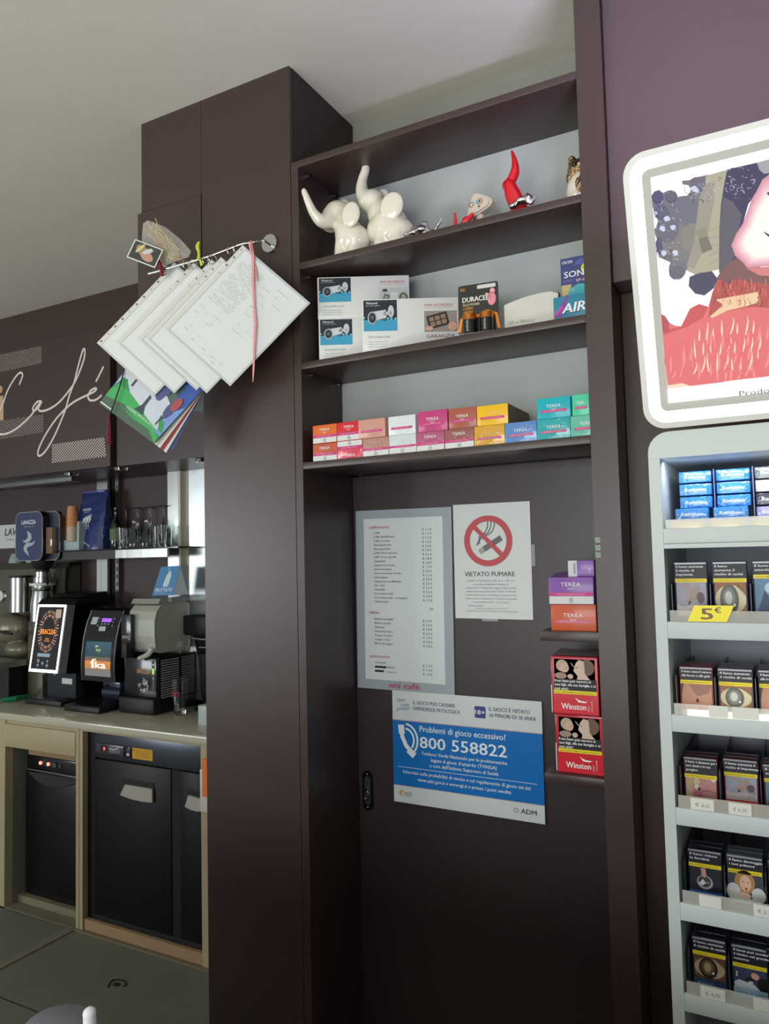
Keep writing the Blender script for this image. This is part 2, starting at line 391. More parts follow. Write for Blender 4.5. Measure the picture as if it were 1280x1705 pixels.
for i, (n_, pr) in enumerate([('Croissant', '€ 1.3 0'), ('mignon', '€ 1.3 0'), ('', '€ 1.8 0')]):
    if n_: p.text(n_, .058+(.038 if i == 1 else 0), -.4265-.0113*i, .0058, DK, w=.0036*len(n_)+.002)
    p.text(pr, .232, -.4285-.0113*i, .0064, DK, 1, 'r', w=.027)
for k in range(2): p.stroke([(.057+.004*j, -.4365-.0113*k+.0008*(-1)**j) for j in range(10 if k == 0 else 8)], .0055, (24, 24, 26))
p.text('mignon', .094, -.4503, .0045, (130, 134, 138), w=.03)
p.text('eni café', .147, -.4905, .0155, (196, 52, 96), 1, 'c', w=.094, bold=.006)
p.build('lettering', mn)
# no-smoking notice in a plastic sleeve
a = corner(754, 841, DY-.001); th = R(.3); fr = Frame(a, (math.cos(th), 0, -math.sin(th)), (math.sin(th), 0, math.cos(th)))
ns = MB().box((0, -.300, 0), (.2115, 0, .001), M((216, 220, 216), .3, coat=.6), fr).build('no_smoking_notice', None, **tagd('white no-smoking notice with a red barred circle on the dark door', 'sign'))
p = Paint(fr.off(0, 0, .001)); RD = (192, 70, 78); GR = (98, 100, 104)
cx, cy = .0965, -.098
for o_ in (0, .009, .018):
    p.stroke([(q.x, q.y) for q in catmull([(cx+.018-o_, cy+.052), (cx+.018-o_, cy+.038), (cx+.010-o_, cy+.022), (cx-.008-o_*.6, cy+.012+o_*.3), (cx-.024+o_*.0, cy+.002+o_*.4), (cx-.032+o_*.5, cy-.012+o_*.3)], 5)], .003, GR)
def rot(pts, an, c0): return [(c0[0]+x*math.cos(an)-y*math.sin(an), c0[1]+x*math.sin(an)+y*math.cos(an)) for x, y in pts]
an = R(31); c0 = (cx+.011, cy-.008)
p.poly(rot([(-.026, -.0075), (.030, -.0075), (.030, .0075), (-.026, .0075)], an, c0), GR)
for k in range(3): p.poly(rot([(-.030-.005*k, -.0075), (-.0275-.005*k, -.0075), (-.0275-.005*k, .0075), (-.030-.005*k, .0075)], an, c0), GR)
p.ring(cx, cy, .0585, .0155, RD, 2, 40)
p.stroke([(cx-.043, cy+.043), (cx+.043, cy-.043)], .0115, RD, 2)
p.text('VIETATO FUMARE', .098, -.190, .0125, (72, 74, 80), 1, 'c', bold=.02, w=.137)
for i, (t_, wd) in enumerate([('LEGGE 16 GENNAIO 2003 N. 3 - ART. 51', .128), ('e successive modificazioni e integrazioni', .098), ('I trasgressori ai divieti sono soggetti alla sanzione', .140), ('amministrativa pecuniaria da € 27,50 a € 275,00', .134), ('La misura della sanzione è raddoppiata in presenza di una', .140), ('donna in stato di gravidanza o in presenza di lattanti', .138), ('o bambini fino a 12 anni', .098)]):
    p.text(t_, .100, -.2035-.0092*i, .0042, (120, 122, 124), 1, 'c', w=wd)
p.text('Responsabile', .037, -.268, .0034, (110, 112, 114), w=.042)
p.text('Autorità cui compete vigilare e accertare infrazioni', .100, -.2745, .0034, (130, 132, 134), 1, 'c', w=.09)
p.text('Organi amministrativi di Polizia locale, guardie giurate', .102, -.2815, .0034, (130, 132, 134), 1, 'c', w=.142)
p.build('print', ns)
MB().box((.212, -.165, 0), (.221, -.110, .0006), M((190, 194, 194), .15, alpha=.5), fr).build('clear_tape', ns); MB().box((.075, -.306, 0), (.118, -.300, .0006), M((190, 194, 194), .15, alpha=.5), fr).build('clear_tape', ns)
# gambling helpline poster
a = corner(653, 1149, DY-.0055); th = R(.35); fr = Frame(a, (math.cos(th), 0, -math.sin(th)), (-math.sin(R(-.3)), 0, math.cos(R(-.3))))
fr = Frame(a, (math.cos(th), 0, -math.sin(th)), (math.sin(th), 0, math.cos(th)))
gp = MB().box((0, -.299, 0), (.42, 0, .001), M((214, 220, 218), .35, coat=.3), fr).build('helpline_poster', None, **tagd('blue and white gambling helpline poster with a big phone number', 'poster'))
p = Paint(fr.off(0, 0, .001)); NV = (58, 70, 110)
p.rect(0, -.253, .42, -.078, M((20, 112, 190), .35, coat=.3)); p.rect(0, -.080, .42, -.078, (190, 160, 160), 1); p.rect(0, -.2545, .42, -.253, (190, 160, 160), 1)
p.build('blue_band', gp, label='blue band')
p = Paint(fr.off(0, 0, .001), 2)
p.text('IL GIOCO PUÒ CAUSARE', .064, -.033, .0100, NV, w=.122); p.text('DIPENDENZA PATOLOGICA', .064, -.0485, .0100, NV, w=.136)
p.text('IL GIOCO È VIETATO', .281, -.033, .0100, NV, w=.108); p.text('AI MINORI DI 18 ANNI', .281, -.0485, .0100, NV, w=.122)
p.poly(rrect(.241, -.054, .271, -.024, .004), (60, 66, 132)); p.text('18+', .256, -.0445, .0115, (240, 240, 240), 1, 'c', bold=.03, w=.026)
for k, (t_, dx) in enumerate((('Gioco', .014), ('senza', .026), ('pensieri', .018))):
    p.text(t_, .014+[0, .012, 0][k], -.030-.0115*k, .0095, (52, 92, 150), 1, bold=.06, w=[.026, .026, .038][k], rot=.10)
    p.text(t_, .014+[0, .012, 0][k], -.030-.0115*k, .0095, (190, 215, 235), 2, bold=.01, w=[.026, .026, .038][k], rot=.10)
WH = (232, 238, 240)
p.stroke([(.026, -.100), (.029, -.122), (.040, -.145), (.060, -.165)], [.012, .012, .012, .012], WH)
p.poly(rot([(-.009, -.012), (.009, -.012), (.009, .012), (-.009, .012)], R(5), (.027, -.103)), WH, 1)
p.poly(rot([(-.009, -.012), (.009, -.012), (.009, .012), (-.009, .012)], R(52), (.056, -.163)), WH, 1)
for rr_ in (.026, .037): p.stroke([(.038+rr_*math.cos(t), -.130+rr_*1.15*math.sin(t)) for t in [R(-42)+R(128)*k/14 for k in range(15)]], .0052, WH)
p.text('Problemi di gioco eccessivo?', .082, -.1045, .0165, WH, 1, bold=.015, w=.242)
p.text('800 558822', .082, -.147, .031, WH, 1, bold=.03, w=.244)
p.text('Telefono Verde Nazionale per le problematiche', .206, -.1655, .0092, WH, 1, 'c', bold=.015, w=.240)
p.text("legate al gioco d'azzardo (TVNGA)", .206, -.1805, .0092, WH, 1, 'c', bold=.015, w=.184)
p.text("a cura dell'Istituto Superiore di Sanità", .206, -.195, .0092, WH, 1, 'c', bold=.015, w=.192)
p.rect(.015, -.2045, .402, -.2033, WH)
p.text('Informati sulle probabilità di vincita e sul regolamento di gioco sui siti', .208, -.2200, .0092, WH, 1, 'c', bold=.012, w=.355)
p.text('www.adm.gov.it e www.igt.it e presso i punti vendita', .204, -.2365, .0092, WH, 1, 'c', bold=.012, w=.262)
p.ell(.024, -.274, .0075, .0075, (214, 150, 70)); p.ell(.027, -.276, .0045, .0055, (200, 205, 210), 1); p.text('IGT', .034, -.2795, .0105, (90, 94, 100), w=.021)
p.ring(.346, -.2745, .005, .0022, (150, 156, 160)); p.text('ADM', .359, -.2805, .0125, (50, 54, 66), 1, bold=.015, w=.04)
p.build('lettering', gp)
# three small green stickers on the shelving's right side panel
for k, (px, py) in enumerate(((984, 900), (984, 913), (985, 925))):
    q = at(px, py, Y=1.6195)
    q.x = -.3675+.004; f2 = Frame((-.3690+.0, 1.6198, at(px, py, Y=1.62).z-.0045))
    st = MB().box((0, 0, 0), (.0105, .0105, .0003), M((150, 168, 152), .4), f2).build('square_sticker', None, **tagd(['topmost of the three small pale green square stickers beside the purple carton', 'middle one of the three small pale green square stickers', 'lowest of the three small pale green square stickers'][k], 'sticker', 'small square stickers on the shelving edge'))
    p = Paint(f2.off(0, 0, .0003)); p.stroke([(.001, .002), (.005, .009), (.006, .003), (.0095, .008)], .0016, (84, 104, 88)); p.build('print', st)

# ------------------------------------------------------------------ café sign over the bar
SY = 2.50
sg = thing('bar_sign', 'long brown sign board with thin white handwritten lettering over the bar', 'sign', (-3.2, SY, 2.056))
MB().box((-4.9, SY, 2.056), (-2.795, 2.559, 2.72), BROWN).build('board', sg)
fr = FF(0, SY, 0)
def sp(l): return [(q.x, q.z) for q in [at(x/6.4, 540+y/6.4, Y=SY) for x, y in l]]
def scurve(l, n=8): return [(q.x, q.y) for q in catmull(sp(l), n)]
p = Paint(fr); LW = .0105; LC = M((226, 210, 204), .5)
for l in ([(205, 645), (238, 560), (235, 522), (205, 520), (150, 585), (80, 710), (30, 850), (-30, 980), (-60, 1080), (-40, 1150), (30, 1172), (130, 1140), (240, 1060), (340, 960), (400, 870), (445, 820)],
          [(445, 820), (400, 825), (355, 880), (355, 920), (385, 910), (430, 850), (445, 825), (410, 900), (440, 925), (520, 905), (620, 840), (710, 740), (790, 630), (850, 500), (895, 370), (905, 290), (895, 262), (875, 300), (830, 460), (790, 620), (740, 760), (700, 900), (650, 1030), (580, 1190), (500, 1330), (440, 1395), (405, 1390), (420, 1310), (490, 1170), (590, 1020), (700, 900), (800, 820), (940, 750), (1000, 720), (1028, 692), (1010, 682), (960, 715), (940, 780), (970, 812), (1030, 800), (1085, 755)],
          [(1022, 612), (1065, 530), (1103, 450)]):
    p.stroke(scurve(l), LW, LC)
p.build('handwritten_lettering', sg)
p = Paint(fr); 
q = sp([(0, 760), (35, 760), (38, 1020), (0, 1020)]); q[0] = (q[0][0]-.03, q[0][1]); q[3] = (q[3][0]-.03, q[3][1]); p.poly(q[::-1], (196, 164, 134))
c_ = sp([(0, 695)])[0]; p.ell(c_[0], c_[1], .022, .020, (186, 150, 118)); p.build('beige_letter', sg, label='beige printed letter')
p = Paint(fr)
def dots(l, nx, ny, r_):
    a_, b2, c2, d2 = [V((x, y, 0)) for x, y in sp(l)]
    for j in range(ny):
        for i in range(nx):
            u = (i+.5*(j % 2))/nx; v = j/(ny-1); q_ = (a_*(1-u)+b2*u)*(1-v)+(d2*(1-u)+c2*u)*v
            p.ell(q_.x, q_.y, r_, r_, LC, 0, 6)
dots([(560, 1285), (1120, 1210), (1140, 1400), (560, 1470)], 20, 13, .0042)
dots([(-60, 345), (450, 235), (450, 405), (-60, 515)], 22, 13, .0026)
dots([(-60, 1045), (470, 965), (470, 1140), (-60, 1230)], 22, 13, .0026)
p.build('dot_pattern', sg, kind='stuff')

# ================================================================== things on the shelves
# ---- ornaments on the highest open shelf
PORC = M((226, 220, 200), .18, coat=.6); REDG = M((206, 22, 34), .22, coat=.6); SILV = M((205, 200, 195), .16, 1, bump=.5, bscale=90)
GOLDS = M((176, 150, 112), .25, 1, bump=.9, bscale=110)
ZT = 2.378
def A(px, py, Y): return at(px, py, Y=Y)
def pxr(n, Y, X): return n*((X*_f.x+Y*_f.y))/FPX        # radius in metres of n photograph pixels
def sw(mb, pts, Y, m, seg=12):
    """a limb swept through points given as (px, py, radius in px[, dy])"""
    q = [(p[0], p[1], p[3] if len(p) > 3 else 0) for p in pts]
    P = []; rr = []
    for i in range(len(q)):
        w_ = A(q[i][0], q[i][1], Y+q[i][2]); P.append(tuple(w_)); rr.append(pts[i][2]*(w_.x*_f.x+w_.y*_f.y)/FPX)
    C = catmull(P, 4); RR = []
    for i in range(len(rr)-1):
        for k in range(4): RR.append(rr[i]*(1-k/4)+rr[i+1]*k/4)
    RR.append(rr[-1]); mb.tube(C, RR, m, seg)
    mb.ball(C[0], RR[0], m, 10, 8); mb.ball(C[-1], RR[-1], m, 10, 8); return mb
def eb(mb, px, py, Y, rx, ry, rz, m, tilt=0):
    c = A(px, py, Y); k = (c.x*_f.x+c.y*_f.y)/FPX
    mb.ball(c, (rx*k, ry*k, rz*k), m, 18, 14, Matrix.Rotation(tilt, 3, 'Y')); return mb
def elephant(name, label, Y, trunk, head, body, ear, ear2, foot, tail):
    root = thing(name, label, 'figurine', (A(foot[0], foot[1], Y).x, Y, ZT), 'white elephant figurines')
    b = MB(); b.mi(PORC)
    sw(b, trunk, Y-.012, PORC)
    for h in head: eb(b, *h[:2], Y, *h[2:5], PORC, h[5] if len(h) > 5 else 0)
    for h in body: eb(b, *h[:2], Y, *h[2:5], PORC, h[5] if len(h) > 5 else 0)
    zc = A(foot[0], foot[1], Y); k = foot[2]*(zc.x*_f.x+zc.y*_f.y)/FPX
    for dx, dy in ((-.5, -.42), (.45, -.42), (.5, .45), (-.4, .45)):
        b.cyl((zc.x+dx*k, Y+dy*k, ZT+.0005), (zc.x+dx*k*.8, Y+dy*k*.8, ZT+.06), k*.44, PORC, 14)
    bd = organic(b, .0042, 5)
    for v in bd.v:
        if v.z < ZT+.0006: v.z = ZT+.0006
    bd.build('body', root)
    b = MB(); e = A(ear[0], ear[1], Y-.038); k = (e.x*_f.x+e.y*_f.y)/FPX
    rot_ = Matrix.Rotation(ear[4], 3, 'Y') @ Matrix.Rotation(R(14), 3, 'Z')
    b.ball(e, (ear[2]*k, .007, ear[3]*k), PORC, 24, 12, rot_); b.build('ear', root)
    b = MB(); e = A(ear2[0], ear2[1], Y+.03); b.ball(e, (ear2[2]*k, .007, ear2[3]*k), PORC, 20, 10, rot_); b.build('ear', root)
    b = MB(); c = A(tail[0], tail[1], Y+.02); b.tube([c, c+V((.008, .004, -.012)), c+V((.006, .004, -.03))], .004, PORC); b.build('tail', root)
    return root
elephant('elephant_figurine', 'smaller glossy white elephant, far left of the top shelf, trunk bent left', 1.70,
         [(506, 318, 5.5, -.080), (514, 338, 7, -.070), (523, 356, 8.5, -.055), (537, 369, 12, -.035), (553, 362, 20)],
         [(562, 358, 25, 24, 24), (550, 372, 17, 20, 15)], [(583, 395, 26, 27, 34, -.25), (595, 400, 22, 26, 26), (578, 385, 22, 23, 22)],
         (584, 357, 16, 22, .15), (572, 345, 13, 15), (584, 415, 28), (613, 398))
elephant('elephant_figurine', 'taller glossy white elephant with its trunk raised straight up', 1.725,
         [(606, 262, 5.5), (609, 280, 7.5), (603, 300, 8.5), (603, 320, 12), (612, 335, 17)],
         [(622, 337, 21, 23, 22), (605, 325, 9, 10, 9)], [(632, 355, 22, 22, 28, -.2), (648, 378, 34, 30, 34, -.3), (660, 388, 32, 30, 26), (630, 385, 20, 22, 26)],
         (652, 343, 20, 24, .35), (636, 328, 12, 15), (655, 400, 34), (690, 380))
# reclining silver and gold figure pieces
def small_fig(name, label, cat, Y, shapes, mat, loc, vox=.0028, grp=None):
    root = None
    b = MB(); b.mi(mat)
    for s_ in shapes:
        if s_[0] == 's': sw(b, s_[1], Y, mat, 8)
        else: eb(b, s_[1], s_[2], Y, s_[3], s_[4], s_[5], mat, s_[6] if len(s_) > 6 else 0)
    o = organic(b, vox, 2)
    for v in o.v:
        if v.z < ZT+.0006: v.z = ZT+.0006
    return o
o = small_fig('', '', '', 1.70, [('e', 702, 384, 12, 12, 7), ('e', 690, 388, 13, 10, 6), ('e', 706, 374, 5, 6, 6), ('s', [(710, 384, 3.5), (722, 385, 3.5), (728, 376, 3), (733, 368, 2.5), (736, 361, 1.5)]), ('s', [(690, 386, 5), (702, 376, 4), (709, 371, 3)]), ('s', [(709, 372, 3.5), (714, 383, 3), (724, 387, 3.5)]), ('s', [(676, 390, 4), (690, 390, 6), (714, 390, 5)])], SILV, 0)
o.build('silver_figurine', None, **tagd('small crumpled silver figurine with an upturned tail at the taller elephant\'s feet', 'figurine'))
o = small_fig('', '', '', 1.69, [('e', 870, 334, 14, 10, 7), ('e', 880, 329, 7, 7, 6), ('e', 855, 343, 9, 8, 5), ('s', [(850, 344, 4), (862, 338, 5), (880, 335, 5), (888, 334, 3)]), ('s', [(884, 338, 4), (889, 332, 3), (891, 326, 1.6)]), ('s', [(874, 330, 3), (879, 324, 2.4), (877, 322, 2)])], SILV, 0)
o.build('silver_figurine', None, **tagd('rough silver figurine lying against the base of the tall red horn', 'figurine'))
# tall red horn
b = MB(); b.mi(REDG); sw(b, [(852, 251, 2), (857, 270, 5.5), (857, 287, 8.5), (850, 303, 9), (846, 309, 11)], 1.725, REDG)
hn = organic(b, .0028, 3); root = thing('red_horn_ornament', 'tall glossy red horn rising from a red cone on the top shelf', 'ornament', (A(855, 335, 1.725).x, 1.725, ZT))
hn.build('horn', root)
b = MB(); b.mi(REDG); sw(b, [(848, 308, 11), (853, 322, 14), (860, 338, 15), (866, 352, 15)], 1.722, REDG); o = organic(b, .003, 3)
for v in o.v: v.z = max(v.z, ZT+.0005)
o.build('base', root)
# small red pieces
b = MB(); b.mi(REDG); sw(b, [(757, 356, 2.2), (758, 365, 3), (758, 380, 3.6)], 1.70, REDG); o = organic(b, .002, 2)
for v in o.v: v.z = max(v.z, ZT+.0005)
o.build('red_horn_ornament', None, **tagd('tiny red horn standing left of the heart-shaped face ornament', 'ornament'))
b = MB(); b.mi(REDG); eb(b, 776, 368, 1.70, 8, 7, 8, REDG); sw(b, [(768, 374, 4), (776, 370, 5), (786, 358, 4)], 1.70, REDG); o = organic(b, .002, 2)
for v in o.v: v.z = max(v.z, ZT+.0005)
o.build('red_ornament', None, **tagd('small rounded red ornament lying under the cream face plaque', 'ornament'))
# cream heart-shaped face plaque
c = A(800, 345, 1.73); th = R(20); hf = Frame(c, (math.cos(th), 0, math.sin(th)), (-math.sin(th), 0, math.cos(th)))
CR = M((196, 184, 162), .4)
pl = [(.030*math.cos(t)+.004*math.cos(3*t), .026*math.sin(t)-.007*math.cos(2*t)) for t in [2*math.pi*k/28 for k in range(28)]]
root = thing('face_plaque', 'cream rounded plaque with a painted blue-toned face leaning on the shelf', 'ornament', (c.x, 1.73, ZT))
MB().prism(pl, -.012, .012, CR, hf).prism([(x*.78, y*.78) for x, y in pl], .012, .016, CR, hf).build('plaque', root)
p = Paint(hf.off(0, 0, .016)); p.ring(.006, .006, .007, .0018, (92, 78, 70), ry=.006); p.ring(-.016, .010, .006, .0016, (92, 78, 70), ry=.006); p.ell(-.003, .010, .007, .005, (150, 186, 190)); p.ell(.0, -.005, .003, .003, (100, 84, 76)); p.ell(.006, .006, .0025, .003, (70, 66, 66), 1); p.build('painted_face', root)
b = MB(); b.cyl((c.x-.004, 1.732, ZT+.0003), (c.x-.002, 1.732, c.z-.02), .016, CR, 12, .01); b.build('foot', root)
# gilt owl at the right end
Y = 1.72; oc = A(962, 285, Y); root = thing('owl_ornament', 'round white and gilt owl ornament half hidden by the right-hand panel', 'ornament', (oc.x+.008, Y, ZT))
cx = oc.x+.012; zb = ZT
b = MB(); b.lathe([(.001, 0), (.022, .002), (.036, .022), (.040, .045), (.036, .068), (.024, .086), (.002, .093)], (cx, Y, zb+.0045), PORC, 24); b.build('body', root)
b = MB(); b.mi(GOLDS); b.ball((cx+.004, Y-.014, zb+.052), (.027, .029, .034), GOLDS, 18, 12); b.build('breast_feathers', root, label='gilt embossed breast feathers')
b = MB(); b.mi(GOLDS); b.ball((cx, Y-.002, zb+.102), (.036, .03, .026), GOLDS, 18, 12); b.ball((cx-.026, Y-.01, zb+.084), (.012, .012, .018), GOLDS, 10, 8)
b.ball((cx-.022, Y-.012, zb+.122), (.010, .010, .014), GOLDS, 10, 8); b.ball((cx+.022, Y-.012, zb+.122), (.010, .010, .014), GOLDS, 10, 8); organic(b, .0028, 1).build('head', root)
for s_ in (-1, 1): MB().ball((cx+.013*s_, Y-.030, zb+.106), (.007, .004, .007), M((30, 24, 22), .1), 12, 8).build('eye', root)
for s_ in (-.012, .012): MB().ball((cx+s_, Y-.030, zb+.0045), (.009, .009, .004), GOLDS, 10, 6).build('foot', root)

# ---- generic printed carton helper: front frame origin at lower-left corner of the front face
def carton(name, fr, w_, h_, d_, m, label, cat, grp=None, bev=.0012, body='box_body'):
    root = thing(name, label, cat, fr.P(w_/2, 0, -d_/2), grp)
    MB().box((0, 0, -d_), (w_, h_, 0), m, fr, bev=bev).build(body, root)
    return root
def yawf(o, deg): t = R(deg); return Frame(o, (math.cos(t), math.sin(t), 0), (0, 0, 1))

# ---- camera boxes on the second shelf
Z2 = 2.112
def bullet_camera(p, x0, y0, x1, y1):
    w_, h_ = x1-x0, y1-y0
    p.rect(x0, y0, x1, y1, (34, 42, 52)); p.rect(x0, y0, x1, y0+h_*.36, (60, 160, 196), 1)
    rnd = random.Random(3)
    for k in range(16):
        xx = x0+w_*rnd.random()*.96; p.ell(xx, y0+h_*(.33+.12*rnd.random()), w_*.035, h_*.035, (150, 205, 220) if k % 2 else (40, 120, 160), 2, 7)
    for k in range(26): xx, yy = x0+w_*rnd.random(), y0+h_*(.45+.5*rnd.random()); p.ell(min(xx, x1-.002), yy, .0006, .0008, (120, 136, 146), 1, 5)
    cx_, cy_ = x0+w_*.46, y0+h_*.48
    p.poly(rot([(-w_*.24, -h_*.12), (w_*.20, -h_*.11), (w_*.24, h_*.15), (-w_*.24, h_*.19)], R(12), (cx_, cy_)), (206, 212, 214), 3)
    p.ell(x0+w_*.82, y0+h_*.62, w_*.09, h_*.2, (200, 206, 208), 3); p.rect(x0+w_*.6, y0+h_*.5, x0+w_*.84, y0+h_*.62, (190, 196, 200), 3)
    p.ell(x0+w_*.26, y0+h_*.42, w_*.14, h_*.21, (176, 182, 186), 4); p.ell(x0+w_*.26, y0+h_*.42, w_*.105, h_*.165, (40, 44, 48), 5); p.ell(x0+w_*.26, y0+h_*.43, w_*.05, h_*.07, (90, 96, 104), 6)
    p.text('Waterproof', x0+w_*.08, y1-h_*.13, h_*.075, (225, 230, 232), 3, bold=.03, w=w_*.34); p.text('per videosorveglianza', x0+w_*.08, y1-h_*.2, h_*.045, (190, 196, 200), 3, w=w_*.42)
def cam_box(X, Y_, z, h_, label, kind, full=True, deg=27.6, L=.242, d_=.062):
    fr = yawf((X, Y_, z), deg)
    root = carton('camera_box', fr, L, h_, d_, M((220, 222, 218), .45, coat=.15), label, 'box', 'security camera boxes')
    p = Paint(fr); pw = .088
    bullet_camera(p, .004, h_*.40, pw, h_-.003); p.build('camera_picture', root, label='dark blue picture of a white bullet camera')
    p = Paint(fr); G_ = (150, 156, 150)
    p.text('TELECAMERA AHD', .014, h_*.27, .0052, (150, 170, 150), 1, w=.055)
    for k in range(3): p.text('risoluzione full hd visione notturna', .014, h_*.19-.006*k, .0028, G_, w=.05)
    if kind == 'devices':
        p.text('AMN SICUREZZA', L-.078, h_-.020, .0062, (190, 84, 96), 1, w=.066); p.rect(L-.078, h_-.0245, L-.012, h_-.0238, (190, 110, 118))
        p.rect(L-.078, h_*.18, L-.004, h_-.032, (196, 202, 196))
        p.ell(L-.064, h_-.040, .007, .004, (70, 74, 76), 2); p.poly(rot([(-.007, -.011), (.007, -.011), (.007, .011), (-.007, .011)], -.3, (L-.062, h_-.062)), (66, 76, 74), 2); p.poly(rot([(-.005, -.008), (.005, -.008), (.005, .008), (-.005, .008)], -.3, (L-.062, h_-.062)), (160, 170, 150), 3)
        p.rect(L-.050, h_-.078, L-.030, h_-.046, (224, 228, 224), 2); p.ring(L-.016, h_-.062, .009, .005, (96, 104, 84), 2, 16, .013); p.ell(L-.016, h_-.062, .005, .008, (170, 180, 150), 3)
    else:
        p.text('AMN SICUREZZA', L-.086, h_-.022, .0062, (190, 84, 96), 1, w=.072); p.rect(L-.086, h_-.0265, L-.014, h_-.0258, (190, 110, 118))
        p.rect(L-.086, h_*.36, L-.004, h_-.034, (150, 140, 132))
        p.poly(rot([(-.026, -.017), (.026, -.017), (.026, .017), (-.026, .017)], R(14), (L-.052, h_*.57)), (36, 38, 40), 2)
        for i in range(3):
            for j in range(2): p.poly(rot([(-.006, -.0055), (.006, -.0055), (.006, .0055), (-.006, .0055)], R(14), (L-.052+(i-1)*.0145-(j-.5)*.003, h_*.57+(j-.5)*.013+(i-1)*.0036)), (150, 120, 96), 3)
        p.ell(L-.016, h_*.45, .012, .012, (206, 160, 140), 4, 12, .5); p.ell(L-.074, h_*.42, .010, .006, (206, 160, 140), 4, 12)
        p.text('GARANZIA', L-.082, h_*.245, .0095, (126, 70, 74), 1, w=.072); p.text('ITALIANA', L-.076, h_*.125, .0095, (126, 70, 74), 1, w=.062)
    p.build('print', root)
    return root
cam_box(-1.070, 1.648, Z2, .1175, 'white boxed security camera at the bottom of the stack, left end of shelf', 'devices')
cam_box(-1.073, 1.650, Z2+.118, .1115, 'white security camera box lying on top of the other, with small device photos', 'devices')
cam_box(-.926, 1.626, Z2, .136, 'white security camera box in front, with a tablet photo and red guarantee wording', 'tablet', d_=.06)

# ---- battery blister card
fr = yawf((-.6745, 1.650, Z2), 8); root = thing('battery_pack', 'black and orange blister card holding two batteries beside the camera boxes', 'batteries', fr.P(.047, 0, 0))
pts = rrect(0, 0, .096, .128, .006); MB().prism(pts, -.0015, 0, M((26, 24, 22), .35, coat=.4), fr).build('card', root)
p = Paint(fr); OR = (232, 140, 40)
p.rect(.004, .112, .020, .124, (60, 44, 30)); p.text('D2', .006, .1145, .006, (220, 170, 80), 1, bold=.02, w=.010); p.poly(rrect(.046, .115, .090, .124, .002), (206, 206, 200), 1)
p.text('DURACELL', .010, .0865, .0125, (235, 232, 224), 1, bold=.035, w=.070); p.text('PLUS POWER', .011, .077, .0062, (220, 200, 150), 1, bold=.02, w=.04)
for k, t_ in enumerate(('LONG', 'LASTING', 'POWER')): p.text(t_, .012, .0685-.0085*k, .0062, (226, 150, 50), 1, bold=.03, w=.022)
p.ell(.080, .088, .010, .016, (226, 140, 150), 1); p.ell(.082, .106, .006, .007, (232, 160, 164), 1); p.ell(.072, .096, .004, .009, (232, 160, 164), 1, rot=.7)
p.stroke([(.001, .016), (.006, .046), (.026, .057), (.048, .050)], .007, OR, 1); p.stroke([(.095, .016), (.090, .050), (.070, .060), (.048, .050)], .007, OR, 1)
p.build('card_print', root)
for k in (0, 1):
    b = MB(); o_ = fr.P(.028+.041*k, .006, .012); b.cyl(o_, o_+V((0, 0, .032)), .0165, M((22, 22, 24), .2, .2, coat=.5), 24); b.cyl(o_+V((0, 0, .032)), o_+V((0, 0, .046)), .0165, M((196, 120, 60), .22, .9), 24); b.cyl(o_+V((0, 0, .046)), o_+V((0, 0, .049)), .005, CHROME, 12)
    bt = b.build('battery', root)
    f2 = Frame(o_+V((0, -.0166, 0)), (1, 0, 0), (0, 0, 1)); p = Paint(f2, 1); p.text('DURACELL', .003, .004, .0045, (226, 222, 214), 1, rot=R(90), w=.026); p.build('print', bt)
b = MB(); b.box((.006, .002, .0), (.0905, .004, .0305), M((240, 240, 238), .1, alpha=.25), fr, bev=.0008); b.build('clear_blister', root)

# ---- white rounded blister carton
fr = yawf((-.5695, 1.672, Z2), 6); root = thing('blister_carton', 'white display carton with a curved top edge between the batteries and blue pack', 'box', fr.P(.065, 0, -.04))
poly = [(0, 0), (.125, 0), (.125, .079), (.108, .086), (.082, .086), (.050, .082), (.022, .076), (0, .070)]
MB().prism(poly, -.07, 0, M((206, 204, 192), .5), fr).build('carton', root)
p = Paint(fr); p.text('20 x Blister', .010, .022, .0085, (150, 152, 148), 1, w=.062); p.rect(.0, .002, .122, .0165, (214, 220, 220)); p.build('print', root)
b = MB(); b.prism([(0, 0), (.068, 0), (.068, .055), (.020, .0815), (0, .084)], 0, .002, M((84, 78, 80), .5), Frame(fr.P(.125, 0, 0), fr.n*-1, (0, 0, 1))); b.build('side_flap', root, label='dark grey side flap')
# ---- blue card pack and teal pack at the right end
fr = yawf((-.4385, 1.690, Z2), 2); root = thing('blue_battery_card', 'tall blue blister card with big white lettering behind a teal pack, right end of shelf', 'batteries', fr.P(.04, 0, 0))
MB().box((0, 0, -.002), (.066, .158, 0), M((54, 62, 120), .35, coat=.4), fr).build('card', root)
p = Paint(fr); p.text('CR123A', .004, .145, .0065, (225, 228, 232), 1, bold=.03, w=.024); p.poly([(.030, .138), (.040, .151), (.062, .151), (.062, .138)], (84, 92, 160), 1)
p.ell(.058, .128, .012, .013, (206, 222, 40), 2); p.text('SON', .008, .112, .0145, (230, 232, 236), 3, bold=.03, w=.044); p.text('LITHIUM', .006, .102, .005, (170, 120, 180), 1, w=.022); p.text('SP-66', .034, .100, .006, (226, 200, 200), 1, bold=.03, w=.026)
p.poly([(.001, .05), (.001, .096), (.024, .096), (.012, .05)], (186, 172, 120)); p.ell(.042, .066, .028, .028, (70, 168, 178), 1, a0=0, a1=math.pi); p.rect(.016, .0, .065, .066, (70, 168, 178), 1)
p.text('T', .024, .078, .006, (226, 232, 232), 2); p.build('card_print', root)
fr = yawf((-.4490, 1.655, Z2), -2); root = carton('teal_pack', fr, .078, .060, .012, M((40, 128, 152), .3, coat=.5), 'low teal and purple packet in front of the tall blue card', 'packet', bev=.002, body='wrapper')
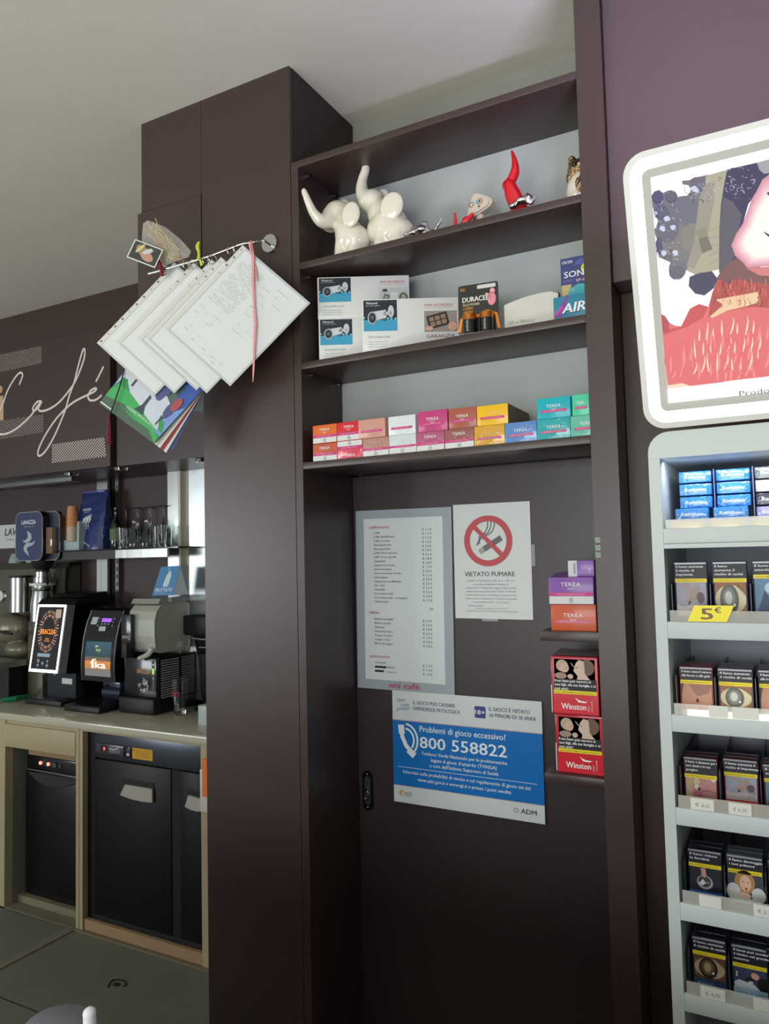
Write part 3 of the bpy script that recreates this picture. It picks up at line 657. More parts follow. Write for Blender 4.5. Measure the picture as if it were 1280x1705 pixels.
p = Paint(fr); p.poly([(.003, .018), (.030, .060), (.036, .060), (.018, .010)], (128, 70, 150)); p.text('AIR', .020, .020, .022, (222, 232, 234), 2, bold=.05, w=.052, shear=.2); p.text('AIR', .0205, .0185, .022, (30, 60, 110), 1, bold=.08, w=.052, shear=.2); p.text('XTREME', .003, .012, .0075, (222, 90, 170), 3, bold=.04, w=.03, rot=R(45)); p.build('print', root)

# ---- heated-tobacco cartons, two layers on the lowest shelf
Z3 = 1.850
def stick_carton(X, z, w_, h_, col, name_c, strip_c, white_low, wrap, label, sub, plain=False, Y_=1.6275, faint=False, flip=False, deg=0, depth=.16):
    m = M(col, .32, coat=.9 if wrap else .15, bump=.35 if wrap else 0, bscale=28)
    fr = yawf((X, Y_, z), deg)
    root = carton('tobacco_carton', fr, w_, h_, depth, m, label, 'carton', 'tobacco stick cartons on the lowest shelf', bev=.001)
    p = Paint(fr, 2)
    tc = tuple(min(255, int(c*.6+255*.4)) if faint else 236 for c in col)
    base = 0
    if white_low:
        if flip: p.rect(.001, h_*.70, w_-.001, h_-.001, (214, 216, 212)); base = 0
        else: p.rect(.001, .001, w_-.001, h_*.30, (214, 216, 212)); base = h_*.30
    if not plain:
        ty = (h_*.12 if flip else base+(h_-base)*.52)
        p.text('TEREA', w_/2, ty, h_*.155, tc, 2, 'c', w=w_*.44)
        if sub: p.text(sub, w_/2, ty-h_*.12, h_*.06, tc, 2, 'c', w=w_*.14, bold=.02)
    sy = (h_*.55 if flip else (base+.001 if white_low else h_*.30)); pad = 0 if white_low else w_*.10
    p.rect(pad+.001, sy, w_-pad-.001, sy+h_*.12, strip_c, 1)
    p.text('SOLO PER DISPOSITIVI TABACCO', w_/2, sy+h_*.035, h_*.05, (235, 190, 210), 2, 'c', w=w_*.62)
    if white_low: q_ = h_*.75 if flip else h_*.05; p.rect(w_/2-.004, q_, w_/2+.004, q_+h_*.2, (176, 178, 176), 2)
    p.build('print', root)
    if wrap:
        b = MB(); rnd = random.Random(int(X*1000)); WR = M((232, 236, 238), .12, coat=1, alpha=.5)
        p = Paint(fr, 6)
        for k in range(7):
            x_, y_ = w_*rnd.uniform(.05, .9), h_*rnd.uniform(.1, .9); a_ = rnd.choice((1, -1))*rnd.uniform(.3, 1.1); l_ = rnd.uniform(.004, .013)
            x1_ = min(max(x_+l_*math.cos(a_), .001), w_-.001); y1_ = min(max(y_+l_*math.sin(a_), .001), h_-.001)
            p.stroke([(x_, y_), ((x_+x1_)/2+.0006, (y_+y1_)/2+.0008), (x1_, y1_)], [.0002, .0009, .0002], WR)
        p.build('wrapper_creases', root, label='creases of the clear film')
    return root
PK = (206, 52, 128)
lw = [-1.0812+.0742*i for i in range(11)]
low = [((196, 84, 52), 'orange', True), ((214, 60, 84), 'crimson', True), ((180, 132, 118), 'dusty beige pink', True), ((208, 216, 216), 'white', True), ((176, 78, 118), 'plum pink', True), ((150, 84, 78), 'copper brown', True), ((214, 160, 34), 'mustard yellow', False), ((84, 134, 196), 'light blue', False), ((20, 164, 168), 'turquoise', False), ((96, 184, 160), 'mint green', False)]
under = ['orange', 'red', 'beige pink', 'white', 'magenta', 'copper', 'bright yellow', None, 'cyan', 'mint']
for i, (c_, nm, wl) in enumerate(low):
    lab = f'film-wrapped {nm} tobacco carton in the bottom layer' + (f', under the {under[i]} one' if under[i] else ', nothing stacked on it')
    stick_carton(lw[i], Z3, .0734, .0455 if i else .0445, c_, 0, PK if i not in (6, 7, 8) else (196, 90, 130), wl, True, lab, '', faint=i in (2, 3, 6), flip=(i == 1), depth=.16 if i not in (1,) else .15)
up = [(-1.0812, .0725, .0475, (220, 104, 36), 'orange', 'AMBER', True, False, False, 0), (-1.0075, .0700, .0475, (208, 34, 48), 'red', 'RUSSET', True, False, False, 0), (-.9435, .0765, .0465, (204, 150, 132), 'beige pink', '', False, True, False, -1),
      (-.8600, .0740, .0465, (218, 224, 224), 'white', '', False, False, True, 0), (-.7790, .0765, .0500, (192, 60, 122), 'magenta', 'SIENNA', False, False, False, 0), (-.6995, .0700, .0480, (168, 88, 70), 'copper brown', 'BRONZE', False, False, False, 0),
      (-.6285, .0745, .0460, (238, 186, 20), 'bright yellow', '', False, True, False, 0), (-.4865, .0740, .0460, (0, 172, 184), 'cyan turquoise', 'TURQUOISE', False, False, False, 0), (-.4085, .0365, .0455, (76, 200, 156), 'mint green', '', False, False, False, 0)]
pos = ['at the far left of the upper layer', 'second from the left in the upper layer', 'turned slightly, third in the upper layer', 'with no brand word, fourth in the upper layer', 'between the white and the copper ones on top', 'left of the bright yellow one on top', 'with its brown side showing, before the gap', 'right of the gap in the upper layer', 'last on the right, cut by the side panel']
for i, (X, w_, h_, c_, nm, sub, wl, faint, plain, dg) in enumerate(up):
    stick_carton(X, Z3+.0460, w_, h_, c_, 0, PK, wl, False, f'unwrapped {nm} tobacco carton {pos[i]}', sub, plain=plain, faint=faint, deg=dg, Y_=1.6285 if i != 2 else 1.626)
    if nm == 'bright yellow':
        yc = [o for o in bpy.data.objects if o.get('label', '').startswith('unwrapped bright yellow')][0]
        MB().box((X+w_, 1.629, Z3+.0465), (X+w_+.0006, 1.786, Z3+.0915), M((128, 104, 84), .6)).build('side_face', yc, label='plain brown cardboard side')
# ---- purple and orange cartons on the upper small shelf
zs = 1.428
root = stick_carton(-.488, zs, .100, .058, (206, 92, 56), 0, (216, 100, 130), False, False, 'terracotta orange tobacco carton on the upper small shelf, under the purple one', 'AMBER PEARL', Y_=1.684, depth=.10); root['group'] = 'tobacco cartons on the small shelf'
root = stick_carton(-.4905, zs+.0585, .100, .060, (134, 86, 168), 0, PK, True, False, 'purple tobacco carton stacked on the terracotta one, torn open on top', 'MAUVE PEARL', Y_=1.682, depth=.10); root['group'] = 'tobacco cartons on the small shelf'
b = MB(); f2 = FF(-.4905, 1.682, zs+.1186)
b.add([f2.P(0, 0, -.02), f2.P(.03, .002, -.02), f2.P(.05, .004, -.03), f2.P(.045, .010, -.05), f2.P(.02, .012, -.05), f2.P(.004, .008, -.04)], [(0, 1, 4, 5), (1, 2, 3, 4)], M((120, 84, 130), .5)); b.build('torn_flap', root)
fr = FF(-.4495, 1.700, zs+.1190); root = carton('tobacco_carton', fr, .0575, .036, .05, M((140, 92, 176), .32, coat=.2), 'small purple and white carton standing behind the top of the stack', 'carton', 'tobacco cartons on the small shelf')
p = Paint(fr); p.rect(0, 0, .020, .036, (208, 210, 208)); p.rect(.0125, .006, .0165, .030, (150, 150, 156), 1); p.text('T', .044, .008, .010, (226, 210, 236), 1); p.stroke([(.024, .030), (.030, .024), (.038, .030), (.046, .024), (.054, .031)], .0006, (190, 160, 210)); p.build('print', root)
# ---- two red tobacco boxes on the lower small shelf
def child_pic(p, x0, y0, w_, h_):
    p.rect(x0, y0, x0+w_, y0+h_, (24, 22, 22)); SK = (206, 172, 152)
    p.ell(x0+w_*.20, y0+h_*.66, w_*.15, h_*.30, (186, 164, 142), 1); p.ell(x0+w_*.26, y0+h_*.56, w_*.11, h_*.24, SK, 2); p.ell(x0+w_*.16, y0+h_*.16, w_*.15, h_*.16, (160, 136, 120), 1); p.ell(x0+w_*.40, y0+h_*.14, w_*.07, h_*.12, SK, 2)
    p.ell(x0+w_*.80, y0+h_*.60, w_*.19, h_*.40, (110, 84, 66), 1); p.poly([(x0+w_*.56, y0), (x0+w_*.58, y0+h_*.18), (x0+w_*.48, y0+h_*.42), (x0+w_*.54, y0+h_*.80), (x0+w_*.62, y0+h_*.98), (x0+w_*.74, y0+h_*.90), (x0+w_*.76, y0+h_*.3), (x0+w_*.88, y0)], (214, 186, 166), 2)
    p.stroke([(x0+w_*.42, y0+h_*.82), (x0+w_*.50, y0+h_*.62)], .0012, (220, 220, 216), 3); p.ell(x0+w_*.57, y0+h_*.60, w_*.015, h_*.03, (90, 60, 50), 3); p.ell(x0+w_*.31, y0+h_*.58, w_*.012, h_*.03, (70, 50, 44), 3)
RB = M((214, 28, 44), .35, coat=.5)
for k, lab in ((1, 'upper red tobacco box with a child and smoker photo, on top of its twin'), (0, 'lower red tobacco box with the same photo, resting on the lower small shelf')):
    fr = FF(-.4925+.004*(1-k), 1.688-.006*k, 1.116+.1283*k); root = carton('tobacco_box', fr, .1045, .1278, .075, M((168, 20, 40), .35, coat=.5), lab, 'tobacco box', 'red tobacco boxes', bev=.002)
    p = Paint(fr); p.rect(.004, .003, .103, .124, RB); child_pic(p, .008, .078, .090, .044)
    p.rect(.006, .0515, .1005, .078, (22, 22, 24), 1)
    for j, (t_, wd) in enumerate((('Il tuo fumo può nuocere ai', .080), ('tuoi figli, alla tua famiglia e ai', .090), ('tuoi amici', .030))): p.text(t_, .008, .0715-.0085*j, .0058, (236, 236, 232), 2, bold=.04, w=wd)
    p.rect(.006, .0455, .1005, .0535, (238, 214, 30), 2); p.text('Il fumo: 800.554.088 per smettere di fumare', .009, .0478, .0032, (96, 88, 30), 3, w=.084)
    p.rect(-.0004, .004, .002, .064, (206, 206, 202), 1)
    p.text('Winston', .022, .0125, .0135, (244, 240, 238), 2, bold=.03, w=.054)
    p.poly([(.052, .039), (.060, .029), (.074, .028), (.080, .031), (.066, .032), (.058, .035)], (244, 240, 238), 2)
    p.text('RED', .0835, .010, .0035, (240, 200, 200), 2, rot=R(90), w=.012, bold=.03); p.text('VOLUME', .0905, .010, .0035, (240, 200, 200), 2, rot=R(90), w=.023, bold=.03)
    p.build('print', root)
b = MB(); b.add([V((-.492, 1.69, 1.3730)), V((-.39, 1.69, 1.3730)), V((-.392, 1.75, 1.376)), V((-.488, 1.76, 1.381))], [(0, 1, 2, 3)], M((150, 140, 144), .3, coat=.5)); b.build('film_flap', root)

# ================================================================== papers on the rail of the column
PY = 1.545
SW = R(20); _pp = at(428, 403, Y=1.545); _pn = V((math.sin(SW), -math.cos(SW), 0)); PAR = V((math.cos(SW), math.sin(SW), 0))
def ap(px, py, off=0):
    d = at(px, py, Y=1)-EYE; return EYE+d*(((_pp+_pn*off-EYE).dot(_pn))/d.dot(_pn))
rail = thing('towel_rail', 'chrome wall rail with a round plate, papers hanging from it', 'rail', tuple(at(450, 406, Y=FRONT-.0012)))
pc = at(450, 406, Y=FRONT-.001)
b = MB(); b.cyl((pc.x, FRONT-.001, pc.z), (pc.x, FRONT-.007, pc.z), .0245, M((205, 205, 205), .06, 1), 32); b.build('round_plate', rail)
e1 = at(455, 412, Y=FRONT-.02); pts = [(pc.x+.004, FRONT-.006, pc.z-.006), (pc.x+.003, FRONT-.040, pc.z-.004)]
for px, py in ((428, 403), (405, 406), (380, 415), (345, 428), (300, 441), (262, 452), (247, 456)): pts.append(tuple(ap(px, py)))
b = MB(); b.tube(catmull(pts, 5), .0034, CHROME, 10); b.build('bar', rail)
# sheets: outline from hanging corner; long edge runs down-left, short edge down-right
SLV = M((186, 192, 190), .22, coat=.5); PAP = M((214, 218, 216), .5)
def doc(name, T, L, Bm, Y, label, cat='papers', grp='paper sleeves hanging from the rail', strip=True, lines=None, stamp=None, th=.0022):
    o_ = 1.545-Y; a, l_, c = ap(*T, o_), ap(*L, o_), ap(*Bm, o_)
    r_ = a+(c-l_)
    ux = (r_-a).normalized(); uy = -(l_-a).normalized()
    W2, H2 = (r_-a).length, (l_-a).length
    fr = Frame(a, ux, uy)
    if fr.n.y > 0: print('flip', name)
    root = thing(name, label, cat, a, grp)
    MB().box((0, -H2, -th), (W2, 0, 0), SLV, fr).build('plastic_sleeve', root)
    MB().box((.0002, -H2+.001, 0), (.0125, -.001, .0003), M((206, 206, 198), .4), fr).build('punched_strip', root); MB().box((.0155, -H2+.006, 0), (W2-.005, -.006, .0005), PAP, fr).build('sheet', root)
    p = Paint(fr, 3)
    if strip:
        for k in range(11 if T[0] == 290 else 4):
            y = -H2*(.04+.092*k); p.ell(.0065, y, .0022 if k % 3 else .0013, .0026 if k % 3 else .0016, (40, 36, 36) if T[0] == 290 or T[0] == 404 else (110, 110, 108), 0, 10)
    p2 = p; rnd = random.Random(hash(name) % 97+int(T[0]))
    G1 = (172, 178, 176)
    def tb(x0, y0, x1, y1, n, dens=1.0, col=G1, hgt=.0011):
        for k in range(n):
            y = y0+(y1-y0)*k/max(n-1, 1); x = x0
            while x < x1-.004:
                l2 = rnd.uniform(.004, .016); 
                if rnd.random() < dens: p.rect(x, -y, min(x+l2, x1), -y+hgt, col)
                x += l2+.002
    for q in (lines or []): tb(*q)
    if stamp:
        p.ring(stamp[0], -stamp[1], .013, .0012, (182, 184, 184), 1, 20); p.ring(stamp[0], -stamp[1], .006, .0025, (188, 190, 190), 1, 12)
    p.build('print', root); return root, fr, W2, H2
doc('document_sleeve', (290, 437), (161, 571), (257, 659), 1.560, 'leftmost plastic document sleeve with a punched strip along its edge', lines=[(.03, .07, .17, .08, 2, .4), (.16, .22, .2, .26, 5, .5)])
doc('document_sleeve', (322, 437), (194, 568), (290, 655), 1.553, 'second sleeve from the left, its sheet marked with a round stamp', lines=[(.03, .04, .12, .05, 2, .5), (.05, .14, .06, .20, 6, .8)], stamp=(.17, .215))
doc('document_sleeve', (352, 432), (230, 562), (327, 650), 1.546, 'third sleeve from the left with a signature at its lower right', lines=[(.02, .04, .10, .06, 3, .5), (.10, .235, .16, .236, 1, 1), (.12, .26, .18, .28, 4, .6)])
doc('document_sleeve', (368, 428), (243, 561), (344, 655), 1.5415, 'mostly hidden sleeve showing only a lower corner behind the front one', lines=[])
doc('document_sleeve', (404, 408), (274, 545), (383, 643), 1.535, 'front sleeve on the right with a full page of fine print', lines=[(.03, .03, .11, .16, 26, .75), (.03, .18, .10, .26, 12, .25), (.12, .03, .20, .20, 10, .35), (.13, .09, .15, .13, 8, .5), (.06, .27, .19, .28, 2, .3)])
# extra loose sheet backs between sleeves
# rings
for k, (px, py) in enumerate(((275, 447), (310, 437), (320, 436), (343, 430), (353, 428), (384, 414), (397, 410))):
    c = ap(px, py+4, 0-1*(-.003)); b = MB()
    b.tube([(c.x+.0035*math.sin(t)*math.cos(.5), c.y+.010*math.sin(t), c.z+.0115*math.cos(t)) if k % 2 else (c.x+.010*math.sin(t), c.y+.006*math.sin(t), c.z+.0115*math.cos(t)) for t in [2*math.pi*i/20 for i in range(20)]], .0011, CHROME, 6, True)
    b.build('binder_ring', None, **tagd(['leftmost metal ring on the rail, through the first sleeve', 'second metal ring from the left end of the rail', 'third metal ring, just left of the yellow bow', 'fourth metal ring, just right of the yellow bow', 'fifth metal ring from the left on the rail', 'sixth metal ring, left one of the pair at the front sleeve', 'rightmost metal ring, nearest the pink ribbon'][k], 'ring', 'metal binder rings on the rail'))
# pink ribbon
def ribbon(pts, wd, th, m):
    b = MB(); c = [V(p) for p in pts]; n = len(c); vs = []
    for i, p_ in enumerate(c):
        d = (c[min(i+1, n-1)]-c[max(i-1, 0)]).normalized(); s_ = d.cross(V((0, 1, 0))).normalized()
        w2 = (wd[i] if isinstance(wd, list) else wd)/2
        for dy in (-th/2, th/2):
            for q in (-1, 1): vs.append(p_+s_*q*w2+V((0, dy, 0)))
    fs = []
    for i in range(n-1):
        a, e = i*4, (i+1)*4; fs += [(a, a+1, e+1, e), (a+3, a+2, e+2, e+3), (a+1, a+3, e+3, e+1), (a+2, a, e, e+2)]
    fs += [(0, 2, 3, 1), (n*4-4, n*4-3, n*4-1, n*4-2)]
    return b.add(vs, fs, m)
PNK = M((214, 146, 146), .45)
rb = thing('pink_ribbon', 'long pale pink ribbon tied to the rail and hanging over the front sleeve', 'ribbon', tuple(ap(418, 407, 1.545-(1.525))))
pts = [tuple(ap(x, y, 1.545-yy)) for x, y, yy in ((418, 403, 1.537), (421, 425, 1.528), (421, 470, 1.527), (423, 510, 1.527), (425, 540, 1.527), (423, 580, 1.527), (422, 615, 1.528), (421, 636, 1.530))]
ribbon(pts, [.006, .008, .007, .006, .008, .006, .006, .002], .0008, PNK).build('tail', rb)
ribbon([tuple(ap(x, y, 1.545-(1.529))) for x, y in ((415, 405), (420, 430), (426, 450), (428, 468))], [.006, .004, .004, .003], .0008, PNK).build('tail', rb)
b = MB(); b.tube([V(ap(418, 405, 0))+V((.001, .0055*math.cos(t), .0055*math.sin(t))) for t in [2*math.pi*i/12 for i in range(12)]], .002, PNK, 6, True); b.build('knot', rb)
# yellow-green bow
YG = M((196, 206, 40), .4); bw = thing('yellow_bow', 'small yellow-green fabric bow tied on the rail between the rings', 'bow', tuple(ap(331, 432, 0)))
b = MB(); b.mi(YG); sw(b, [(331, 404, 2.5), (329, 411, 4), (331, 420, 2.5), (331, 430, 2.5)], ap(331, 428).y-.008, YG, 8); organic(b, .0018, 2).build('loop', bw)
ribbon([tuple(ap(x, y, 0-1*(-.008))) for x, y in ((332, 430), (334, 436), (336, 442))], [.004, .006, .007], .0012, YG).build('tail', bw)
b = MB(); b.ball(ap(331, 430, 0-1*(-.004)), (.004, .006, .005), YG, 10, 8); b.build('knot', bw)
# red ribbon
RR_ = M((120, 20, 28), .5); rr = thing('red_ribbon', 'dark red ribbon knotted at the left end of the rail', 'ribbon', tuple(ap(266, 448, 0)))
b = MB(); b.mi(RR_); sw(b, [(263, 432, 3), (266, 440, 4), (268, 449, 3)], ap(266, 448).y-.010, RR_, 8); sw(b, [(268, 447, 3), (270, 457, 3.5)], ap(266, 448).y-.010, RR_, 8); organic(b, .0018, 2).build('knot', rr)
# prayer-card style printed card with white border
T_, R2, B2 = ap(225, 398, 1.545-(1.52)), ap(272, 416, 1.545-(1.525)), ap(218, 430, 1.545-(1.515))
ux = (R2-T_).normalized(); uy = (T_-B2).normalized(); uy = (uy-ux*uy.dot(ux)).normalized(); W3, H3 = (R2-T_).length, (T_-B2).length
fr = Frame(T_, ux, uy); card = thing('holy_card', 'small printed card with white border tied to the left end of the rail', 'card', tuple(T_))
MB().box((0, -H3, -.0006), (W3, 0, 0), M((222, 224, 218), .4), fr).build('card', card)
p = Paint(fr); m_ = .003; p.rect(m_, -H3+m_, W3-m_, -m_, (64, 68, 62)); p.ell(W3*.40, -H3*.42, W3*.26, H3*.22, (150, 140, 104), 1, rot=-.4); p.ell(W3*.60, -H3*.62, W3*.24, H3*.22, (190, 146, 124), 2, rot=-.3); p.ell(W3*.30, -H3*.35, W3*.06, H3*.3, (206, 192, 140), 3, rot=-.5); p.ell(W3*.58, -H3*.36, W3*.08, H3*.3, (196, 200, 190), 3, rot=-.9); p.poly([(W3*.62, -H3*.16), (W3*.74, -H3*.12), (W3*.9, -H3*.16), (W3*.8, -H3*.3)], (80, 84, 80), 4)
p.build('picture', card)
# cellophane bag with dried straw
bagp = [(238, 372), (246, 367), (275, 378), (300, 398), (318, 418), (314, 428), (290, 436), (272, 444), (245, 425), (236, 400)]
bg = thing('straw_bag', 'clear cellophane bag of golden dried straw hanging behind the card', 'bag', tuple(ap(275, 440, 1.545-(1.56))))
bo = ap(275, 400, -.010); fr = Frame(bo, PAR, (0, 0, 1)); q = [ap(x, y, -.010) for x, y in bagp]; pl = [((v-bo).dot(PAR), (v-bo).z) for v in q]
CEL = M((215, 212, 200), .08, coat=1, alpha=.28, bump=.6, bscale=40)
b = MB(); cxm = sum(a[0] for a in pl)/len(pl); czm = sum(a[1] for a in pl)/len(pl)
for sgn in (-1, 1):
    vs = [fr.P(x, z) for x, z in pl]+[fr.P(cxm+(x-cxm)*.6, czm+(z-czm)*.6, sgn*.012) for x, z in pl]; n = len(pl)
    b.add(vs, [(i, (i+1) % n, n+(i+1) % n, n+i) for i in range(n)]+[list(range(n, 2*n))], CEL, True)
b.build('cellophane', bg)
rnd = random.Random(5); b = MB(); ST = M((186, 160, 104), .5); ST2 = M((214, 196, 150), .5)
for k in range(90):
    t = rnd.random(); x0_, y0_ = 250+rnd.gauss(0, 6)+t*8, 378+rnd.gauss(0, 8)+t*10; x1_, y1_ = 292+rnd.gauss(0, 7), 425+rnd.gauss(0, 6)
    if rnd.random() < .5: x0_, y0_ = (x0_+x1_)/2, (y0_+y1_)/2-6
    a_ = ap(x0_, y0_, 1.545-(1.555+rnd.uniform(-.008, .008))); c_ = ap(x1_, y1_, 1.545-(1.555+rnd.uniform(-.008, .008))); m2 = (a_+c_)/2+V((rnd.gauss(0, .004), 0, rnd.gauss(0, .004)))
    b.tube([a_, m2, c_], .0009, ST if k % 3 else ST2, 4)
b.build('straw', bg, kind='stuff')
# calendar booklet hanging below the sleeves
bk_ = thing('calendar', 'calendar booklet with green hills and blue trees under the sleeves', 'calendar', tuple(ap(300, 470, 1.545-(1.575))))
BL, BR, TR, TL = (166, 672), (256, 738), (345, 640), (250, 560)
def quadY(pts, Y0, dys): return [ap(x, y, 1.545-Y0-d) for (x, y), d in zip(pts, dys)]
cover = quadY([BL, BR, TR, TL], 1.572, (0, -.012, 0, .004))
def bow(u, v): return V((0, -.006*math.sin(math.pi*v)*0, 0))
# layered leaves fan out to the right under the cover
leaf_cols = [(206, 208, 196), (198, 200, 188), (214, 216, 208), (150, 40, 50), (204, 206, 198), (24, 22, 24), (62, 74, 120)]
for k, c_ in enumerate(leaf_cols):
    f_ = k/6
    pts = [(BL[0]+22*f_+6, BL[1]+8*f_), (256+34*f_*.9, 738+20*min(1, f_*1.3)-2*f_), (345-2*f_, 640+4*f_), (262+10*f_, 566)]
    if k == 5: pts[1] = (278, 752)
    if k == 6: pts[1] = (288, 750)
    qd = quadY(pts, 1.5765+.0022*k, (0, -.004, 0, .002))
    MB().sheet(qd, .0009, M(c_, .5)).build('back_cover' if k == 6 else 'page', bk_)
MB().sheet(cover, .0012, M((70, 96, 92), .35, coat=.4)).build('front_cover', bk_)
# cover art laid on the cover plane, u along its lower edge, v up
ctr = cover; ux = (ctr[1]-ctr[0]); uy = (ctr[3]-ctr[0]); W4, H4 = ux.length, uy.length
class CP(Paint):
    def __init__(s): Paint.__init__(s, FF(0, 0, 0)); s.nn = ux.cross(uy).normalized()
    def conv(s):
        out = []
        for v in s.v: out.append(ctr[0]+(ctr[1]-ctr[0])*v.x*(1-v.z)+(ctr[2]-ctr[3])*v.x*v.z+(ctr[3]-ctr[0])*v.z+s.nn*(-v.y+.0002))
        s.v = out; return s
p = CP(); nseg = 14
def hill(pts, c, L): p.poly(pts, c, L)
p.rect(0, 0, 1, 1, (62, 92, 168), 0); p.poly([(.02, .12), (.25, .10), (.62, .10), (.96, .12), (1, .42), (.84, .50), (.60, .62), (.30, .95), (0, .98)], (198, 204, 214), 1)
p.poly([(.86, .12), (1, .12), (1, .6), (.9, .45)], (120, 150, 206), 2)
p.poly([(0, .24), (.05, .42), (.22, .46), (.40, .40), (.55, .20), (.4, .1), (0, .1)], (58, 140, 86), 2)
p.poly([(.52, .10), (.56, .34), (.76, .36), (.92, .28), (1, .16), (1, .05), (.5, .0)], (60, 150, 84), 2)
p.poly([(0, 0), (.0, .20), (.06, .33), (.24, .33), (.46, .28), (.62, .22), (.84, .17), (1, .06), (1, 0)], (66, 168, 92), 3)
p.poly([(0, 0), (0, .12), (.3, .17), (.6, .10), (.82, .10), (1, .0)], (78, 104, 84), 4)
def tree(cx_, cy_, w_, h_, c, L):
    rnd = random.Random(int(cx_*99)); p.poly([(cx_+(w_*(.85+.3*rnd.random()))*math.cos(t), cy_+(h_*(.85+.3*rnd.random()))*math.sin(t)) for t in [2*math.pi*k/22 for k in range(22)]], c, L)
tree(.24, .80, .075, .2, (76, 86, 118), 5); p.rect(.21, .40, .24, .62, (58, 74, 76), 5)
tree(.58, .66, .14, .22, (78, 90, 136), 5); tree(.66, .86, .12, .12, (48, 62, 128), 5); p.poly([(.46, .20), (.62, .20), (.56, .30), (.55, .48), (.51, .48), (.51, .30)], (56, 74, 78), 5)
tree(.86, .46, .055, .15, (76, 84, 122), 6); p.rect(.83, .2, .85, .34, (56, 66, 74), 6); p.ell(.885, .56, .055, .10, (166, 78, 72), 7)
p.rect(-.0, .02, .2, .034, (220, 224, 220), 6)
p.text('CALENDARIO FAMIGLIA DEL BAR 2023', .36, .155, .034, (222, 226, 222), 6, w=.50)
p.conv().build('cover_art', bk_)
# dark cord with a crimson tassel
ts = thing('tassel', 'crimson tassel on a dark twisted cord in front of the calendar', 'tassel', tuple(ap(184, 690, 1.545-(1.553))))
b = MB(); b.tube([ap(206, 618, 1.545-(1.568)), ap(199, 645, 1.545-(1.553)), ap(190, 672, 1.545-(1.551)), ap(182, 694, 1.545-(1.551))], .0018, M((52, 30, 34), .7), 6); b.build('cord', ts)
b = MB(); TSM = M((126, 26, 52), .7); rnd = random.Random(2)
for k in range(26):
    x_ = 183+rnd.uniform(-2.5, 2.5); b.tube([ap(181.5+rnd.uniform(-1, 1), 694, 1.545-(1.551)), ap(x_-1, 715, 1.545-(1.551+rnd.uniform(-.004, .004))), ap(x_+rnd.uniform(-3.5, 2.5), 738+rnd.uniform(-3, 2), 1.545-(1.551+rnd.uniform(-.005, .005)))], .0011, TSM if k % 3 else M((92, 22, 52), .7), 4)
b.build('fringe', ts, kind='stuff')

# ================================================================== cigarette display rack with its lightbox
RK = M((196, 204, 200), .45, spec=.4); RKI = M((176, 180, 190), .5)
RX0, RX1, RY, RYB = -.217, .070, 1.38, 1.70
rk = thing('display_rack', 'pale grey metal cigarette rack with six visible stepped shelves', 'display rack', ((RX0+RX1)/2, RY, 0))
ROW = [1.638, 1.4794, 1.3228, 1.168, 1.0121, .8651]
ZTOP = 1.806
b = MB(); b.box((RX0, RY, 0), (RX0+.019, RYB, 1.76), RK); b.build('side_panel', rk)
b = MB(); b.box((RX1-.019, RY, 0), (RX1, RYB, 1.76), RK); b.build('side_panel', rk)
hp = [(RX0, 1.7602), (RX1, 1.7602), (RX1, ZTOP-.03)]+[(RX1-.03+.03*math.cos(t), ZTOP-.03+.03*math.sin(t)) for t in [R(15*k) for k in range(1, 7)]]+[(RX0+.035+.035*math.cos(t), ZTOP-.035+.035*math.sin(t)) for t in [R(90+15*k) for k in range(7)]]
MB().prism(hp, -RYB+RY, 0, RK, FF(0, RY, 0)).build('header', rk)
MB().box((RX0+.0192, RYB-.012, .02), (RX1-.0192, RYB, 1.7598), RKI).build('back_panel', rk)
MB().box((RX0+.0192, RY+.01, 0), (RX1-.0192, RYB-.0122, .74), RK).build('plinth', rk)
ACR = M((226, 226, 214), .08, alpha=.35, coat=.5)
for i, z in enumerate(ROW):
    f = MB().box((RX0+.0194, RY-.002, z-.029 if i else z-.026), (RX1-.0194, RY+.006, z), RK, bev=.0015).build('shelf_front', rk)
    MB().box((RX0+.0196, RY+.0062, z-.022), (RX1-.0196, RYB-.0124, z-.014), RKI).build('shelf_tray', rk)
    if i == 0: MB().box((RX0+.0194, RY-.001, z-.034), (RX1-.0194, RY+.006, z-.0265), RK).build('lower_rail', rk)
    MB().box((RX0+.024, RY-.001, z+.0003), (RX1-.03, RY+.001, z+(.0155 if i == 0 else .019)+(.002 if i > 2 else 0)), ACR).build('clear_lip', rk, label='clear acrylic front lip')
COLX = [-.1885, -.1265, -.0645, -.0025]; PW = .0575
for i in range(1, 6):
    for c in range(5 if True else 4):
        x = -.1915+.062*c; MB().box((x-.0008, RY+.026, ROW[i]-.0138), (x+.0006, RYB-.02, ROW[i]+.062), M((60, 62, 72), .3), ).build('divider', rk)
